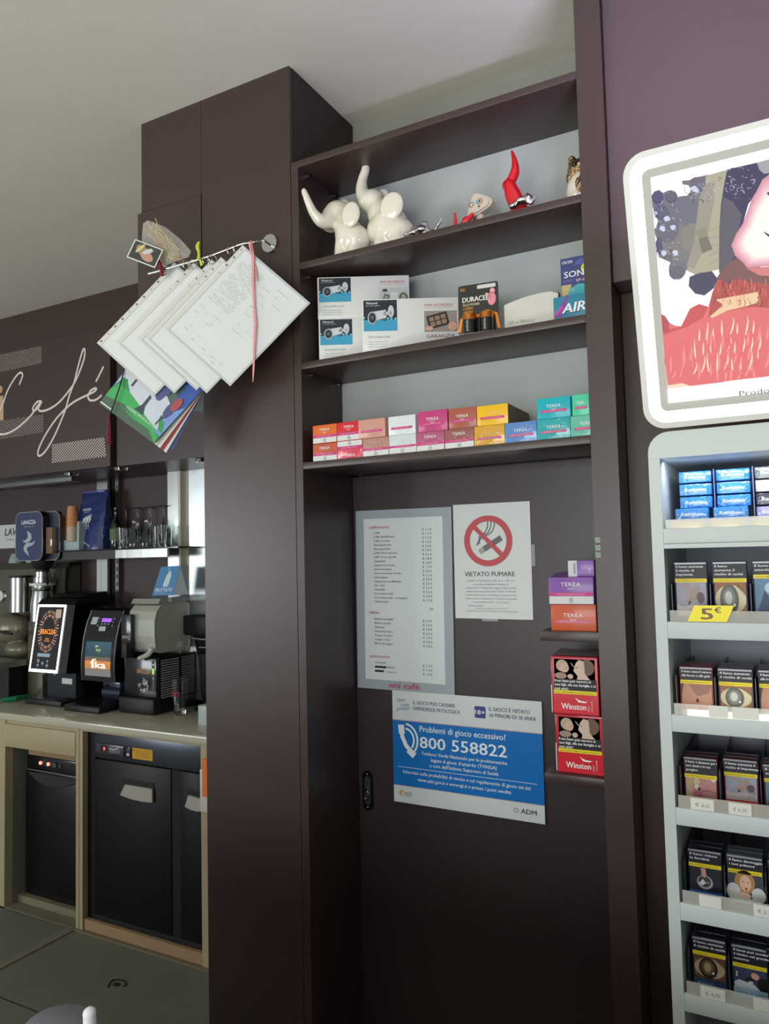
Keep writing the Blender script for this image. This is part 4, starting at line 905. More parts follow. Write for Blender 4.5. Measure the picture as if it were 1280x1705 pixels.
# ---- pictures for the warnings
def pic_eye(p, x, y, w_, h_, dark=False):
    p.rect(x, y, x+w_, y+h_, (150, 96, 66) if not dark else (96, 66, 48)); p.ell(x+w_*.5, y+h_*.50, w_*.5, h_*.42, (206, 196, 160) if not dark else (170, 150, 120), 1)
    p.ell(x+w_*.46, y+h_*.50, w_*.30, h_*.44, (88, 90, 84) if not dark else (36, 26, 20), 2, 24); p.ell(x+w_*.45, y+h_*.53, w_*.21, h_*.32, (118, 122, 116) if not dark else (92, 78, 52), 3); p.ell(x+w_*.44, y+h_*.55, w_*.12, h_*.2, (190, 194, 184) if not dark else (160, 140, 92), 4); p.ell(x+w_*.62, y+h_*.34, w_*.035, h_*.05, (240, 240, 236), 5, 8)
    for k in range(8): p.stroke([(x+w_*(.72+.03*k), y+h_*(.96-.03*k)), (x+w_*(.74+.03*k), y+h_*(.84-.03*k))], .0004, (70, 50, 40), 5)
    for k in range(7): p.ell(x+w_*(.06+.01*(k % 2)), y+h_*(.2+.1*k), w_*.014, h_*.02, (220, 212, 200), 5, 6)
def pic_bed(p, x, y, w_, h_, dark=False):
    p.rect(x, y, x+w_, y+h_, (158, 158, 172)); p.poly([(x, y), (x+w_, y), (x+w_, y+h_*.3), (x+w_*.55, y+h_*.34), (x+w_*.2, y+h_*.28), (x, y+h_*.36)], (204, 190, 186), 1)
    SK = (176, 148, 132); p.stroke([(x+w_*.22, y+h_*.92), (x+w_*.52, y+h_*.80), (x+w_*.36, y+h_*.42)], .0045, SK, 2); p.stroke([(x+w_*.36, y+h_*.42), (x+w_*.62, y+h_*.58), (x+w_*.70, y+h_*.90)], .0055, (168, 138, 126), 3); p.ell(x+w_*.80, y+h_*.55, w_*.12, h_*.16, (96, 76, 80), 4); p.poly([(x+w_*.38, y+h_*.32), (x+w_*.5, y+h_*.42), (x+w_*.42, y+h_*.46)], (60, 48, 44), 4)
    for k in range(4): p.stroke([(x+w_*(.7+.06*k), y+h_*.1), (x+w_*(.78+.05*k), y+h_*.45)], .0006, (130, 132, 150), 2)
def pic_neck(p, x, y, w_, h_, dark=False):
    p.rect(x, y, x+w_, y+h_, (190, 140, 112)); p.poly([(x, y+h_*.5), (x+w_*.08, y+h_), (x, y+h_)], (90, 60, 56), 1); p.poly([(x+w_*.25, y+h_), (x+w_, y+h_), (x+w_*.9, y+h_*.62), (x+w_*.55, y+h_*.46), (x+w_*.42, y+h_*.6)], (152, 106, 92), 1)
    p.ell(x+w_*.52, y+h_*.28, w_*.05, h_*.10, (110, 60, 60), 3, 14); p.ell(x+w_*.52, y+h_*.28, w_*.03, h_*.06, (50, 22, 26), 4, 12); p.ring(x+w_*.52, y+h_*.26, w_*.075, .0012, (206, 140, 124), 2, 14, h_*.14)
def pic_teeth(p, x, y, w_, h_, dark=False):
    p.rect(x, y, x+w_, y+h_, (190, 134, 130)); p.poly([(x, y), (x+w_*.2, y), (x+w_*.24, y+h_), (x, y+h_)], (186, 160, 130), 1)
    p.ell(x+w_*.36, y+h_*.84, w_*.10, h_*.16, (204, 190, 140), 2); p.ell(x+w_*.36, y+h_*.56, w_*.08, h_*.14, (214, 206, 180), 3); p.ell(x+w_*.44, y+h_*.46, w_*.05, h_*.08, (80, 40, 44), 4); p.ell(x+w_*.38, y+h_*.2, w_*.14, h_*.2, (176, 100, 124), 2); p.stroke([(x+w_*.5, y+h_*.35), (x+w_*.75, y+h_*.42), (x+w_, y+h_*.30)], .002, (150, 94, 92), 2); p.ell(x+w_*.92, y+h_*.95, w_*.09, h_*.06, (220, 216, 204), 2)
def pic_ash(p, x, y, w_, h_, dark=False):
    p.rect(x, y, x+w_, y+h_, (30, 32, 44)); p.ell(x+w_*.48, y+h_*.38, w_*.26, h_*.30, (170, 170, 176), 1, 24, -.25); p.ell(x+w_*.47, y+h_*.42, w_*.21, h_*.23, (64, 62, 66), 2, 20, -.25)
    p.poly([(x+w_*.36, y+h_*.98), (x+w_*.52, y+h_*.98), (x+w_*.54, y+h_*.66), (x+w_*.46, y+h_*.56), (x+w_*.38, y+h_*.7)], (196, 150, 138), 3); p.poly([(x+w_*.28, y+h_*.32), (x+w_*.42, y+h_*.52), (x+w_*.52, y+h_*.36), (x+w_*.40, y+h_*.24)], (214, 210, 206), 4); p.ell(x+w_*.58, y+h_*.38, w_*.05, h_*.05, (150, 120, 110), 4)
def pic_cough(p, x, y, w_, h_, dark=False):
    p.rect(x, y, x+w_, y+h_, (66, 70, 78)); p.ell(x+w_*.48, y+h_*.66, w_*.32, h_*.50, (176, 132, 82), 1); p.ell(x+w_*.50, y+h_*.62, w_*.18, h_*.34, (222, 178, 152), 2)
    p.ell(x+w_*.12, y+h_*.22, w_*.22, h_*.36, (204, 206, 204), 2); p.ell(x+w_*.90, y+h_*.18, w_*.22, h_*.32, (204, 206, 204), 2); p.ell(x+w_*.44, y+h_*.10, w_*.22, h_*.14, (226, 190, 168), 3); p.ell(x+w_*.52, y+h_*.40, w_*.04, h_*.05, (120, 60, 56), 4); p.ell(x+w_*.43, y+h_*.68, w_*.03, h_*.02, (90, 60, 50), 4, 8); p.ell(x+w_*.59, y+h_*.67, w_*.03, h_*.02, (90, 60, 50), 4, 8)
def pic_lungs(p, x, y, w_, h_, dark=False):
    p.rect(x, y, x+w_, y+h_, (90, 130, 160)); p.poly([(x, y), (x+w_*.3, y+h_*.7), (x+w_*.55, y+h_*.3), (x+w_*.8, y+h_*.8), (x+w_, y)], (40, 66, 96), 1); p.ell(x+w_*.5, y+h_*.75, w_*.2, h_*.15, (170, 200, 214), 1)
def pic_sheet(p, x, y, w_, h_, dark=False):
    p.rect(x, y, x+w_, y+h_, (60, 64, 92)); p.poly([(x, y), (x, y+h_*.24), (x+w_*.14, y+h_*.38), (x+w_*.62, y+h_*.26), (x+w_*.80, y)], (196, 204, 216), 1)
    p.poly([(x+w_*.07, y+h_*.52), (x+w_*.11, y+h_*.52), (x+w_*.11, y+h_*.74), (x+w_*.09, y+h_*.80), (x+w_*.07, y+h_*.74)], (226, 226, 230), 2); p.ell(x+w_*.66, y+h_*.68, w_*.13, h_*.16, (206, 156, 136), 2, rot=-.3); p.ell(x+w_*.48, y+h_*.46, w_*.14, h_*.12, (26, 26, 34), 3); p.ell(x+w_*.90, y+h_*.34, w_*.18, h_*.32, (18, 18, 22), 3); p.ell(x+w_*.52, y+h_*.36, w_*.08, h_*.06, (210, 206, 210), 4)
EMPTYF = M((150, 154, 166), .3, coat=.6)
def pack(x, z, y, h_, body, text, pic, foot, brand, label, dark=False, foot2=None, grp='cigarette packs in the rack'):
    fr = FF(x, y, z); side = M(body, .3, coat=.5)
    root = thing('cigarette_pack', label, 'cigarette pack', fr.P(PW/2-.0012, 0, -.0115), grp)
    w_ = .0545; fh = .020 if h_ > .09 else .020
    MB().box((0, 0, -.022), (w_, h_, 0), side, fr, bev=.0014).build('pack_body', root)
    p = Paint(fr); ytx = h_-.003; tb_ = .0285 if len(text) > 2 else .0225; sp_ = .0052
    ya = h_-tb_; yp = ya-.0065; pf = fh
    p.rect(.0015, ya, w_-.0015, h_-.0015, (26, 28, 36)); p.rect(.0015, h_-.0035, w_-.0015, h_-.0008, EMPTYF, 1)
    for k, (t_, wd) in enumerate(text): p.text(t_, .004, h_-.0095-.0068*k, .0040, (232, 232, 236), 2, bold=.045, w=wd)
    p.rect(.0015, yp, w_-.0015, ya, (236, 212, 26), 1); p.text('Il fumo: 800.554.088 per smettere di fumare', .004, yp+.0022, .0019, (104, 94, 30), 2, w=.045)
    p.rect(.0015, .0015, w_-.0015, pf, foot)
    if foot2: p.poly([(.0015, .0015), (w_-.0015, .0015), (w_-.0015, pf*.5), (.040, pf*.62), (.0015, pf*.62)], foot2, 1)
    q = Paint(fr); pic(q, .003, pf, w_-.006, yp-pf, dark); q.build('warning_photo', root)
    if brand: p.text(brand[0], brand[3] if len(brand) > 3 else w_/2, brand[4] if len(brand) > 4 else .006, brand[2] if len(brand) > 2 else .006, brand[1], 3, 'l' if len(brand) > 3 else 'c', bold=.02, w=brand[5] if len(brand) > 5 else .038, shear=brand[6] if len(brand) > 6 else 0)
    p.build('print', root); return root
def copy_tree(o, dx, dy, dz, label):
    r_ = o.copy(); COL.objects.link(r_); r_.location = o.location+V((dx, dy, dz)); r_['label'] = label
    for ch in o.children:
        c = ch.copy(); COL.objects.link(c); c.parent = r_
        for g in ch.children: d = g.copy(); COL.objects.link(d); d.parent = c
    return r_
IMP = [('Il fumo aumenta', .044), ('il rischio di', .029), ('impotenza', .027)]; CEC = [('Il fumo', .020), ('aumenta il', .031), ('rischio di cecità', .044)]; CEC2 = [('Il fumo aumenta', .046), ('il rischio di cecità', .049)]
GOLA = [('Il fumo causa il cancro', .048), ('alla bocca e alla gola', .046)]
rows = [
 (1, .1005, 0, [((34, 38, 76), IMP, pic_bed, (44, 50, 110), None, 'photo of a couple in bed, leftmost of the second row'),
        ((34, 38, 76), CEC, pic_eye, (44, 50, 110), None, 'photo of a clouded eye, beside the 5 euro tag'),
        ((34, 38, 76), [('Il fumo causa', .040), ('attacchi cardiaci', .046)], pic_lungs, (44, 50, 110), None, 'blue photo, third in the row with the 5 euro tag')]),
 (2, .088, 2, [((150, 60, 66), GOLA, pic_neck, (206, 40, 50), ('Rothmans', (236, 214, 212), .006, .008, .008, .032, .3), 'throat-hole photo and red foot, left end of third row'),
        ((84, 86, 100), CEC2, pic_eye, (52, 62, 110), ('Rothmans', (214, 216, 230), .006, .008, .008, .032, .3), 'clouded-eye photo and blue foot, middle of third row'),
        ((70, 74, 90), GOLA, pic_neck, (200, 200, 196), None, 'photo of a throat, third from the left in third row')]),
 (3, .088, 1, [((92, 22, 36), [('Il fumo è dannoso per i', .050), ('tuoi denti e le tue', .040), ('gengive', .019)], pic_teeth, (206, 40, 60), None, 'photo of bad teeth, left end of the fourth row'),
        ((92, 22, 36), [('Il fumo aumenta il', .046), ('rischio di impotenza', .051)], pic_bed, (206, 40, 60), None, 'photo of a couple in bed, middle of the fourth row'),
        ((92, 22, 36), [('Il fumo causa', .040), ('attacchi cardiaci', .044)], pic_lungs, (206, 40, 60), None, 'blue photo and red foot, third in the fourth row')]),
 (4, .088, 1, [((28, 32, 44), [('Il fumo riduce', .043), ('la fertilità', .031)], pic_ash, (30, 90, 160), ('Chesterfield', (90, 130, 180), .007, .010, .010, .044), 'photo of an ashtray, left end of the fifth row'),
        ((90, 98, 100), [('Il fumo danneggia', .050), ('i tuoi polmoni', .038)], pic_cough, (208, 212, 210), ('Chesterfield', (50, 54, 60), .009, .002, .006, .050), 'photo of a coughing blonde woman, middle of the fifth row'),
        ((60, 64, 76), CEC2, pic_eye, (150, 150, 160), None, 'photo of a clouded eye, third in the fifth row')]),
 (5, .088, 1, [((40, 46, 60), CEC2, pic_eye, (44, 70, 116), ('KING', (150, 190, 220), .006, .008, .010, .026), 'dark photo of a clouded eye, left end of the sixth row'),
        ((44, 50, 64), [('Il fumo può uccidere', .056), ('il bimbo nel grembo', .055), ('materno', .023)], pic_sheet, (150, 190, 216), ('CAMEL', (96, 140, 170), .010, .006, .005, .046), 'photo of a white sheet and dark figure, second in the sixth row')])]
for ri, h_, behind, cols in rows:
    z = ROW[ri]-.0135 if ri > 1 else ROW[ri]-.0135
    rowY = 1.4265 if ri != 1 else 1.418
    for ci, (body, tx, pic, foot, brand, lab) in enumerate(cols):
        dz = 0
        if ri == 2: dz = .0
        yy = rowY+(.014 if (ri in (3,) and ci == 1) else 0)
        hh = h_ if ri > 1 else .1135
        pk = pack(COLX[ci], z+dz, yy, hh, body, tx, pic, foot, brand, 'pack with '+lab, dark=(ri == 5), foot2=(226, 222, 214) if ri == 2 and ci < 2 else None)
        for k in range(behind): copy_tree(pk, 0, .0235*(k+1), 0, f'{"next" if k == 0 else "second"} behind pack: {lab.replace(" in the row with the 5 euro tag", " in second row")}')
# yellow price tag, small white price labels
fr = Frame(at(1137, 1034, Y=RY-.0018), (1, 0, 0), (0, 0, 1)); fr = FF(-.165, RY-.0025, ROW[1]+.001)
tg = MB(); tg.prism([(0, 0), (.061, 0), (.073, .027), (.012, .027)], -.0006, 0, M((246, 226, 20), .4), fr)
tg = tg.build('price_tag', None, **tagd('slanted bright yellow price tag reading 5 euro on the second shelf', 'price tag'))
p = Paint(fr); p.text('5', .022, .004, .019, (112, 88, 50), 1, bold=.04, w=.018); p.text('€', .043, .015, .009, (96, 80, 60), 1, bold=.03, w=.010); p.build('lettering', tg)
tags = [(2, 1180, 1213, 'left of two blank bright labels on the third shelf lip', ''), (2, 1219, 1264, 'right of two blank bright labels on the third shelf lip', ''), (3, 1149, 1188, 'white price label under the bad-teeth pack', '€ 6,0'), (3, 1212, 1250, 'white price label under the middle pack of the fourth row', '€ 6,20'), (4, 1164, 1201, 'blank white label under the ashtray pack', ''), (4, 1254, 1290, 'white price label under the coughing woman pack, cut by the picture edge', '€ 6,5'), (5, 1166, 1207, 'white price label under the dark eye pack', '€ 4,90'), (5, 1253, 1290, 'blank white label at the right of the lowest visible shelf', '')]
for r_, xa, xb, lab, tx in tags:
    ym = {2: 1195, 3: 1330, 4: 1510, 5: 1655}[r_]
    Xa, Xb = at(xa, ym, Y=RY-.002).x, at(xb, ym, Y=RY-.002).x
    fr = FF(Xa, RY-.0022, ROW[r_]+.0005); t = MB().prism(rrect(0, 0, Xb-Xa, .019, .0012, 2), -.0006, 0, M((222, 224, 212), .5), fr).build('price_label', None, **tagd(lab, 'price label', 'white price labels on the rack'))
    if tx: p = Paint(fr); p.text(tx, (Xb-Xa)/2, .006, .006, (160, 162, 152), 1, 'c', w=(Xb-Xa)*.6); p.build('print', t)
# top compartment: soft packs lying in two and a half columns, ends to the front
def lying(x, z, y, w_, h_, col, label, dy=.088, shine=(150, 200, 232)):
    fr = FF(x, y, z); m = M(col, .16, coat=1, bump=.25, bscale=60)
    root = thing('cigarette_pack', label, 'cigarette pack', fr.P(w_/2, 0, -dy/2), 'packs lying in the lit top compartment')
    MB().box((0, 0, -dy), (w_, h_, 0), m, fr, bev=.002).build('pack_body', root)
    p = Paint(fr); p.text('Rothmans', w_*.16, h_*.36, h_*.30, (226, 236, 244), 3, bold=.03, w=w_*.68, shear=.3); p.text('OF LONDON', w_*.42, h_*.2, h_*.08, (206, 224, 240), 3, w=w_*.28)
    rnd = random.Random(int(x*999+z*777)); WR = M((214, 228, 240), .1, coat=1, alpha=.65)
    for k in range(12):
        cx_, cy_ = (w_*rnd.choice((rnd.uniform(.03, .2), rnd.uniform(.75, .95))), h_*rnd.uniform(.1, .9)); a_ = rnd.uniform(0, 6.28); l_ = .0025
        p.stroke([(cx_, cy_), (min(max(cx_+l_*math.cos(a_), .001), w_-.001), min(max(cy_+l_*math.sin(a_), .001), h_-.001))], [.0012, .0003], WR, 1)
    p.build('print', root); return root
zt = ROW[0]-.0135; BLU = (48, 132, 206)
hz_ = .0212
for c, (xx, nm) in enumerate(((-.1785, 'left'), (-.1165, 'middle'))):
    for k in range(4):
        yy = 1.462; x_ = xx; z_ = zt+.028+.0230*k
        if k == 0: yy = 1.425; x_ = xx-.004; z_ = zt+.0285
        elif k: z_ = zt+.028+.0230*k
        lying(x_, z_, yy, .0545, .0205, BLU, f'blue soft cigarette pack lying in the {nm} stack, {["at the front bottom", "second from the bottom", "third from the bottom", "on top"][k]}', dy=.088 if k else .030)
for k in range(4): lying(-.0545, zt+.028+.0230*k, 1.462, .0545, .0205, ((170, 160, 196), (58, 58, 66), (190, 180, 206), (110, 114, 112))[k], f'silver-grey soft pack in the right stack, {["at the bottom", "dark, second from the bottom", "third from the bottom", "on top"][k]}', dy=.088)
for c in (-.119, -.057): MB().box((c-.0009, 1.45, zt+.0278), (c+.0005, 1.66, zt+.118), M((120, 140, 190), .2, alpha=.6)).build('divider', rk)
MB().box((-.190, 1.4165, zt+.0002), (.045, 1.66, zt+.0276), M((150, 156, 176), .4)).build('riser_tray', rk)
for k in range(3):
    fr = FF(-.186+.063*k, 1.392, zt+.0005); root = thing('cigarette_pack', f'gold cigarette pack lying behind the clear lip, {["left", "middle", "right"][k]} of three', 'cigarette pack', fr.P(.03, 0, -.01), 'gold packs behind the top clear lip')
    MB().box((0, 0, -.021), (.0545, .026, 0), M((206, 178, 92), .25, .4, coat=1), fr, bev=.0015).build('pack_body', root); p = Paint(fr); p.text('Rothmans', .008, .009, .008, (236, 214, 140), 1, bold=.03, w=.036, shear=.3); p.build('print', root)
# fill lamp added to brighten the top compartment, then the glowing third-shelf strip
area('rack_fill', (-.07, RY+.03, 1.757), (-.07, RY+.07, 1.6), .24, .01, .32, (.80, .84, 1))
MB().box((RX0+.045, RY+.0016, ROW[2]+.0004), (RX1-.03, RY+.0056, ROW[2]+.009), M((255, 250, 235), .4, emit=4)).build('led_strip', rk, label='glowing white strip')

# ---- lightbox, leaning forward over the rack
th = R(15); Hn = .452
lo_ = V((-.219, 1.372, 1.8105)); up_ = V((0, -math.sin(th), math.cos(th)))
fr = Frame(lo_, (1, 0, 0), up_); W5 = .305
lb = thing('lightbox', 'leaning rounded advertising lightbox with a glowing white frame above the rack', 'lightbox', tuple(lo_))
MB().prism(rrect(0, 0, W5, Hn, .036, 8), -.055, -.002, M((206, 206, 200), .3, coat=.3), fr).build('housing', lb)
OUT = rrect(0, 0, W5, Hn, .036, 8)
def ringpoly(b, o, i, z, m):
    n = len(o); vs = [fr.P(x, y, z) for x, y in o+i]; b.add(vs, [(k, (k+1) % n, n+(k+1) % n, n+k) for k in range(n)], m)
def off(d, rr): return rrect(d, d, W5-d, Hn-d, rr, 8)
b = MB(); ringpoly(b, off(0, .036), off(.010, .028), 0, M((196, 196, 188), .3, coat=.4)); n = len(OUT)
b.add([fr.P(x, y, z) for z in (-.002, 0) for x, y in OUT], [(k, (k+1) % n, n+(k+1) % n, n+k) for k in range(n)], M((196, 196, 188), .3, coat=.4), True)
b.build('outer_rim', lb)
b = MB(); ringpoly(b, off(.010, .028), off(.029, .012), -.0003, M((228, 230, 255), .3, emit=9)); b.build('light_ring', lb, label='glowing white light ring')
b = MB(); ringpoly(b, off(.029, .012), off(.0425, .002), .0004, M((178, 178, 168), .45, .0)); b.build('inner_frame', lb)
# backlit picture
x0, y0, x1, y1 = .0425, .0425, W5-.0425, Hn-.0425; PWd, PHt = x1-x0, y1-y0
def E_(c, s=.9):
    k = ('E', tuple(c), s)
    if k not in _M:
        m = M((26, 26, 28), .5, spec=.2, emit=s, ior=1.45+.0001*len(_M)); m.node_tree.nodes['Principled BSDF'].inputs['Emission Color'].default_value = lin(c)+(1,); _M[k] = m
    return _M[k]
p = Paint(Frame(fr.P(x0, y0, 0), fr.ux, fr.uy), .5)
pfr = p.fr; pfr0 = Frame(fr.P(x0, y0, 0), fr.ux, fr.uy)
def LP(x, y, k=6.4, ox=1080, oy=240):
    """print position of a point of the advertisement, from where it is seen"""
    d = at(ox+x/k, oy+y/k, Y=1)-EYE; t = (pfr0.o-EYE).dot(pfr0.n)/d.dot(pfr0.n); q = EYE+d*t-pfr0.o
    return (min(max(q.dot(pfr0.ux), 0), PWd), min(max(q.dot(pfr0.uy), 0), PHt))
def LQ(x, y): return LP(x, y, 3.217, 1030, 200)
WHT = E_((246, 252, 255), 1.15); rnd = random.Random(11)
p.rect(0, 0, PWd, PHt, WHT)
def lpoly(pts, c, L, f=LP, ext=False):
    q = [f(*a) for a in pts]; p.poly(q[::-1] if sum((q[i][0]*q[(i+1) % len(q)][1]-q[(i+1) % len(q)][0]*q[i][1]) for i in range(len(q))) < 0 else q, c, L)
hair = [(30, 560), (60, 505), (110, 488), (150, 520), (190, 500), (240, 490), (290, 520), (310, 565), (360, 570), (420, 540), (450, 480), (420, 440), (360, 430), (352, 390), (430, 385), (520, 350), (640, 325), (700, 500), (690, 900), (560, 1200), (500, 1330), (400, 1340), (385, 1390), (340, 1430), (270, 1440), (220, 1400), (212, 1330), (230, 1260), (170, 1235), (110, 1200), (90, 1130), (95, 1040), (60, 960), (62, 900), (120, 860), (90, 800), (75, 730), (40, 680)]
lpoly(hair, E_((146, 146, 156), .62), 1)
for cx_, cy_, rx, ry, c_ in ((95, 570, 62, 75, (104, 100, 146)), (240, 560, 66, 66, (124, 124, 146)), (130, 720, 80, 90, (124, 122, 152)), (150, 1080, 80, 110, (108, 106, 140)), (300, 1370, 84, 70, (132, 134, 150)), (200, 900, 120, 150, (136, 136, 152)), (380, 720, 180, 170, (140, 140, 158)), (330, 1050, 190, 200, (158, 156, 154)), (520, 420, 90, 70, (138, 130, 150)), (470, 1000, 130, 160, (168, 164, 154))):
    q = [LP(cx_+rx*math.cos(t), cy_+ry*math.sin(t)) for t in [-2*math.pi*k/20 for k in range(20)]]; p.poly(q, E_(c_, .62), 1.3+.11*rnd.random()*8)
lpoly([(610, 340), (830, 275), (800, 450), (770, 640), (752, 900), (748, 1335), (640, 1362), (500, 1395), (400, 1345), (450, 1250), (520, 1100), (560, 900), (560, 640), (600, 450)], E_((196, 188, 164), .78), 3)  # tan area down to the thin strokes: a reflection painted into the advertisement
lpoly([(540, 560), (620, 420), (700, 400), (690, 640), (640, 900), (560, 1180), (480, 1330), (400, 1300), (480, 1050)], E_((178, 172, 156), .74), 3.3)
lpoly([(530, 1010), (625, 980), (680, 1120), (570, 1165)], E_((156, 150, 132), .6), 3.7); lpoly([(500, 930), (610, 880), (640, 1000), (540, 1010)], E_((172, 166, 146), .7), 3.5)
for k in range(5): a_ = LP(640, 920+90*k); b_ = LP(745, 890+85*k); p.stroke([a_, b_], .0005, E_((150, 144, 126), .6), 4)
lpoly([(832, 272), (1150, 200), (1700, 90), (1700, 360), (1220, 420), (1150, 520), (1060, 640), (1000, 860), (920, 1020), (900, 1120), (980, 1240), (860, 1290), (750, 1375), (748, 1340), (752, 900), (770, 640), (800, 450)], E_((94, 88, 128), .5), 4.2)
lpoly([(790, 560), (900, 620), (990, 760), (960, 900), (900, 1060), (930, 1180), (850, 1280), (752, 1370), (754, 900)], E_((126, 122, 134), .58), 4.6)
lpoly([(1150, 200), (1330, 150), (1330, 300), (1230, 320), (1180, 280)], E_((190, 192, 196), .7), 4.9)
lpoly([(850, 1270), (960, 1190), (1080, 1290), (1700, 1400), (1700, 1560), (800, 1560), (700, 1470), (770, 1350)], E_((164, 118, 118), .6), 5)
fx = [(1420, 280), (1290, 320), (1210, 380), (1150, 500), (1090, 600), (1050, 720), (1000, 850), (930, 960), (880, 1080), (920, 1190), (1000, 1260), (1050, 1320), (1290, 1300), (1440, 1180), (1500, 900), (1490, 500)]
lpoly(fx, E_((226, 158, 176), .85), 5.4)
for k in range(10):
    u_ = k/9; c_ = tuple(int(a+(b_-a)*u_) for a, b_ in zip((232, 166, 184), (255, 246, 232)))
    s_ = (k+1)*.062; lpoly([(x+(1290-x)*s_*(.55), y+(1000-y)*s_*.6) for x, y in fx], E_(c_, .88+.02*k), 5.6+.2*k)
p.stroke([LP(1225, 935), LP(1250, 955), LP(1290, 985)], [.0006, .002, .003], E_((70, 40, 40), .5), 8); p.stroke([LP(1265, 520), LP(1290, 545)], .003, E_((90, 60, 80), .5), 8)
lpoly([(1040, 1325), (1480, 1290), (1480, 1420), (1180, 1400)], E_((228, 140, 140), .85), 8)
for k in range(150):
    if k % 3 == 0: cx_, cy_ = rnd.uniform(840, 1130), rnd.uniform(270, 620)
    elif k % 3 == 1: cx_, cy_ = rnd.uniform(60, 330), rnd.uniform(500, 1350)
    else: cx_, cy_ = rnd.uniform(430, 760), rnd.uniform(350, 620)
    r__ = rnd.uniform(8, 34); a0 = rnd.uniform(0, 6); n_ = rnd.randint(3, 6)
    p.stroke([LP(cx_+r__*math.cos(a0+.5*q), cy_+r__*math.sin(a0+.5*q)) for q in range(n_)], rnd.uniform(.0004, .0011), E_((206, 204, 226), .8) if k % 4 else E_((80, 76, 104), .4), 8.3)
for cx_, cy_ in ((200, 800), (260, 890), (150, 900), (160, 1160), (510, 500), (290, 1160), (480, 480), (60, 740)):
    q = [LP(cx_+rnd.uniform(22, 44)*math.cos(t), cy_+rnd.uniform(18, 40)*math.sin(t)) for t in [-2*math.pi*k/9 for k in range(9)]]; p.poly(q, E_((214, 220, 246), .9), 8.1)
for cx_, cy_, r__ in ((95, 565, 60), (240, 560, 62), (300, 1370, 78), (150, 1150, 66), (130, 720, 66), (440, 480, 60)): p.stroke([LP(cx_+r__*math.cos(t), cy_+r__*math.sin(t)) for t in [.5*q for q in range(1, 8)]], .0007, E_((84, 82, 112), .4), 8.5)
# dark curls over the collar, red ruffled dress
lpoly([(380, 840), (430, 820), (500, 810), (530, 850), (510, 900), (460, 940), (410, 930), (375, 890)], E_((104, 100, 130), .55), 8.8, LQ)
dress = [(222, 1040), (250, 1050), (272, 1085), (300, 1100), (335, 1105), (368, 1075), (382, 1010), (430, 985), (480, 1000), (500, 930), (530, 850), (545, 860), (590, 880), (640, 850), (700, 870), (760, 870), (840, 900), (1040, 930), (1040, 1345), (600, 1395), (400, 1430), (265, 1442), (240, 1240)]
lpoly(dress, E_((246, 128, 128), .82), 9, LQ)
lpoly([(222, 1040), (250, 1050), (272, 1085), (268, 1140), (236, 1140)], E_((214, 100, 110), .7), 9.3, LQ); lpoly([(382, 1010), (430, 985), (480, 1000), (450, 1060), (360, 1110), (240, 1150), (238, 1130), (335, 1105)], E_((232, 104, 108), .75), 9.3, LQ)
lpoly([(500, 930), (530, 850), (590, 880), (640, 850), (700, 870), (760, 870), (840, 900), (1040, 930), (1040, 1020), (700, 1000), (560, 1030), (480, 1060)], E_((214, 104, 96), .7), 9.3, LQ)
def drop(x, y, l_, c_, L, w_=.003):
    dx = rnd.uniform(-10, 22); p.stroke([LQ(x, y), LQ(x+dx*.6, y-l_*.35), LQ(x+dx, y-l_*.7), LQ(x+dx*.8, y-l_)], [w_*.5, w_, w_*.6, .0004], E_(c_, .95), L)
for k in range(70): drop(rnd.uniform(245, 800), rnd.uniform(1180, 1400), rnd.uniform(40, 110), (236, 112, 116) if k % 2 else (250, 148, 146), 9.6, .0035)
for k in range(26): x_ = 400+14*k; drop(x_+rnd.uniform(-4, 4), 1360-90*(k % 3)-.12*(x_-400)+rnd.uniform(-8, 8), rnd.uniform(50, 105), (255, 226, 206), 10, .0026)
for k in range(60): x_ = rnd.uniform(510, 800); y_ = rnd.uniform(880, 1010); p.stroke([LQ(x_, y_), LQ(x_+8, y_-16), LQ(x_+2, y_-34)], .0009, E_((150, 74, 64), .6) if k % 2 else E_((250, 150, 140), .8), 10)
lpoly([(520, 962), (750, 920), (752, 975), (690, 995), (580, 1022), (505, 1058), (486, 1055), (560, 990)], E_((250, 212, 172), .9), 10.4, LQ); lpoly([(262, 1420), (340, 1408), (400, 1428), (268, 1440)], E_((255, 224, 196), .95), 10.4, LQ)
b0 = LQ(266, 1441); p.rect(0, 0, PWd, b0[1]+.001, WHT, 11); t0 = LQ(646, 1470); p.text('Prodotti', t0[0], t0[1]-.002, .0085, E_((150, 146, 150), .5), 12, w=.060)
p.build('backlit_picture', lb)
area('lightbox_glow', tuple(fr.P(W5*.5, Hn+.02, .02)), tuple(fr.P(W5*.5, Hn+.6, -.2)), W5*.9, .02, 6.5, (.66, .62, 1))

# ================================================================== the bar behind the column
CT = .904
OAK = M((176, 160, 128), .5, vary=.08, vscale=6, stretch=(12, 12, 1)); OAKD = M((150, 124, 88), .55)
FRK = M((12, 13, 14), .42, spec=.32); FST = M((58, 60, 66), .32, .7)
def bx(name, par, xa, xb, ya, yb, za, zb, m, bev=0, **k): return MB().box((xa, ya, za), (xb, yb, zb), m, bev=bev).build(name, par, **k)
ct = MB(); ct.box((-4.6, 2.352, .872), (-1.452, 2.9, CT), M((188, 184, 162), .22, coat=.5), bev=.004)
ct.build('worktop', None, **tagd('cream polished stone worktop carrying the bar machines', 'worktop'))
cb = thing('bar_cabinet', 'light wood under-counter frame with drawer, housing dishwasher and fridge', 'cabinet', (-3, 2.37, 0))
for xa, xb in ((-3.396, -3.352), (-2.862, -2.842), (-2.838, -2.819), (-2.135, -2.092), (-3.44, -3.402)): bx('post', cb, xa, xb, 2.365, 2.86, .0, .8715, OAK)
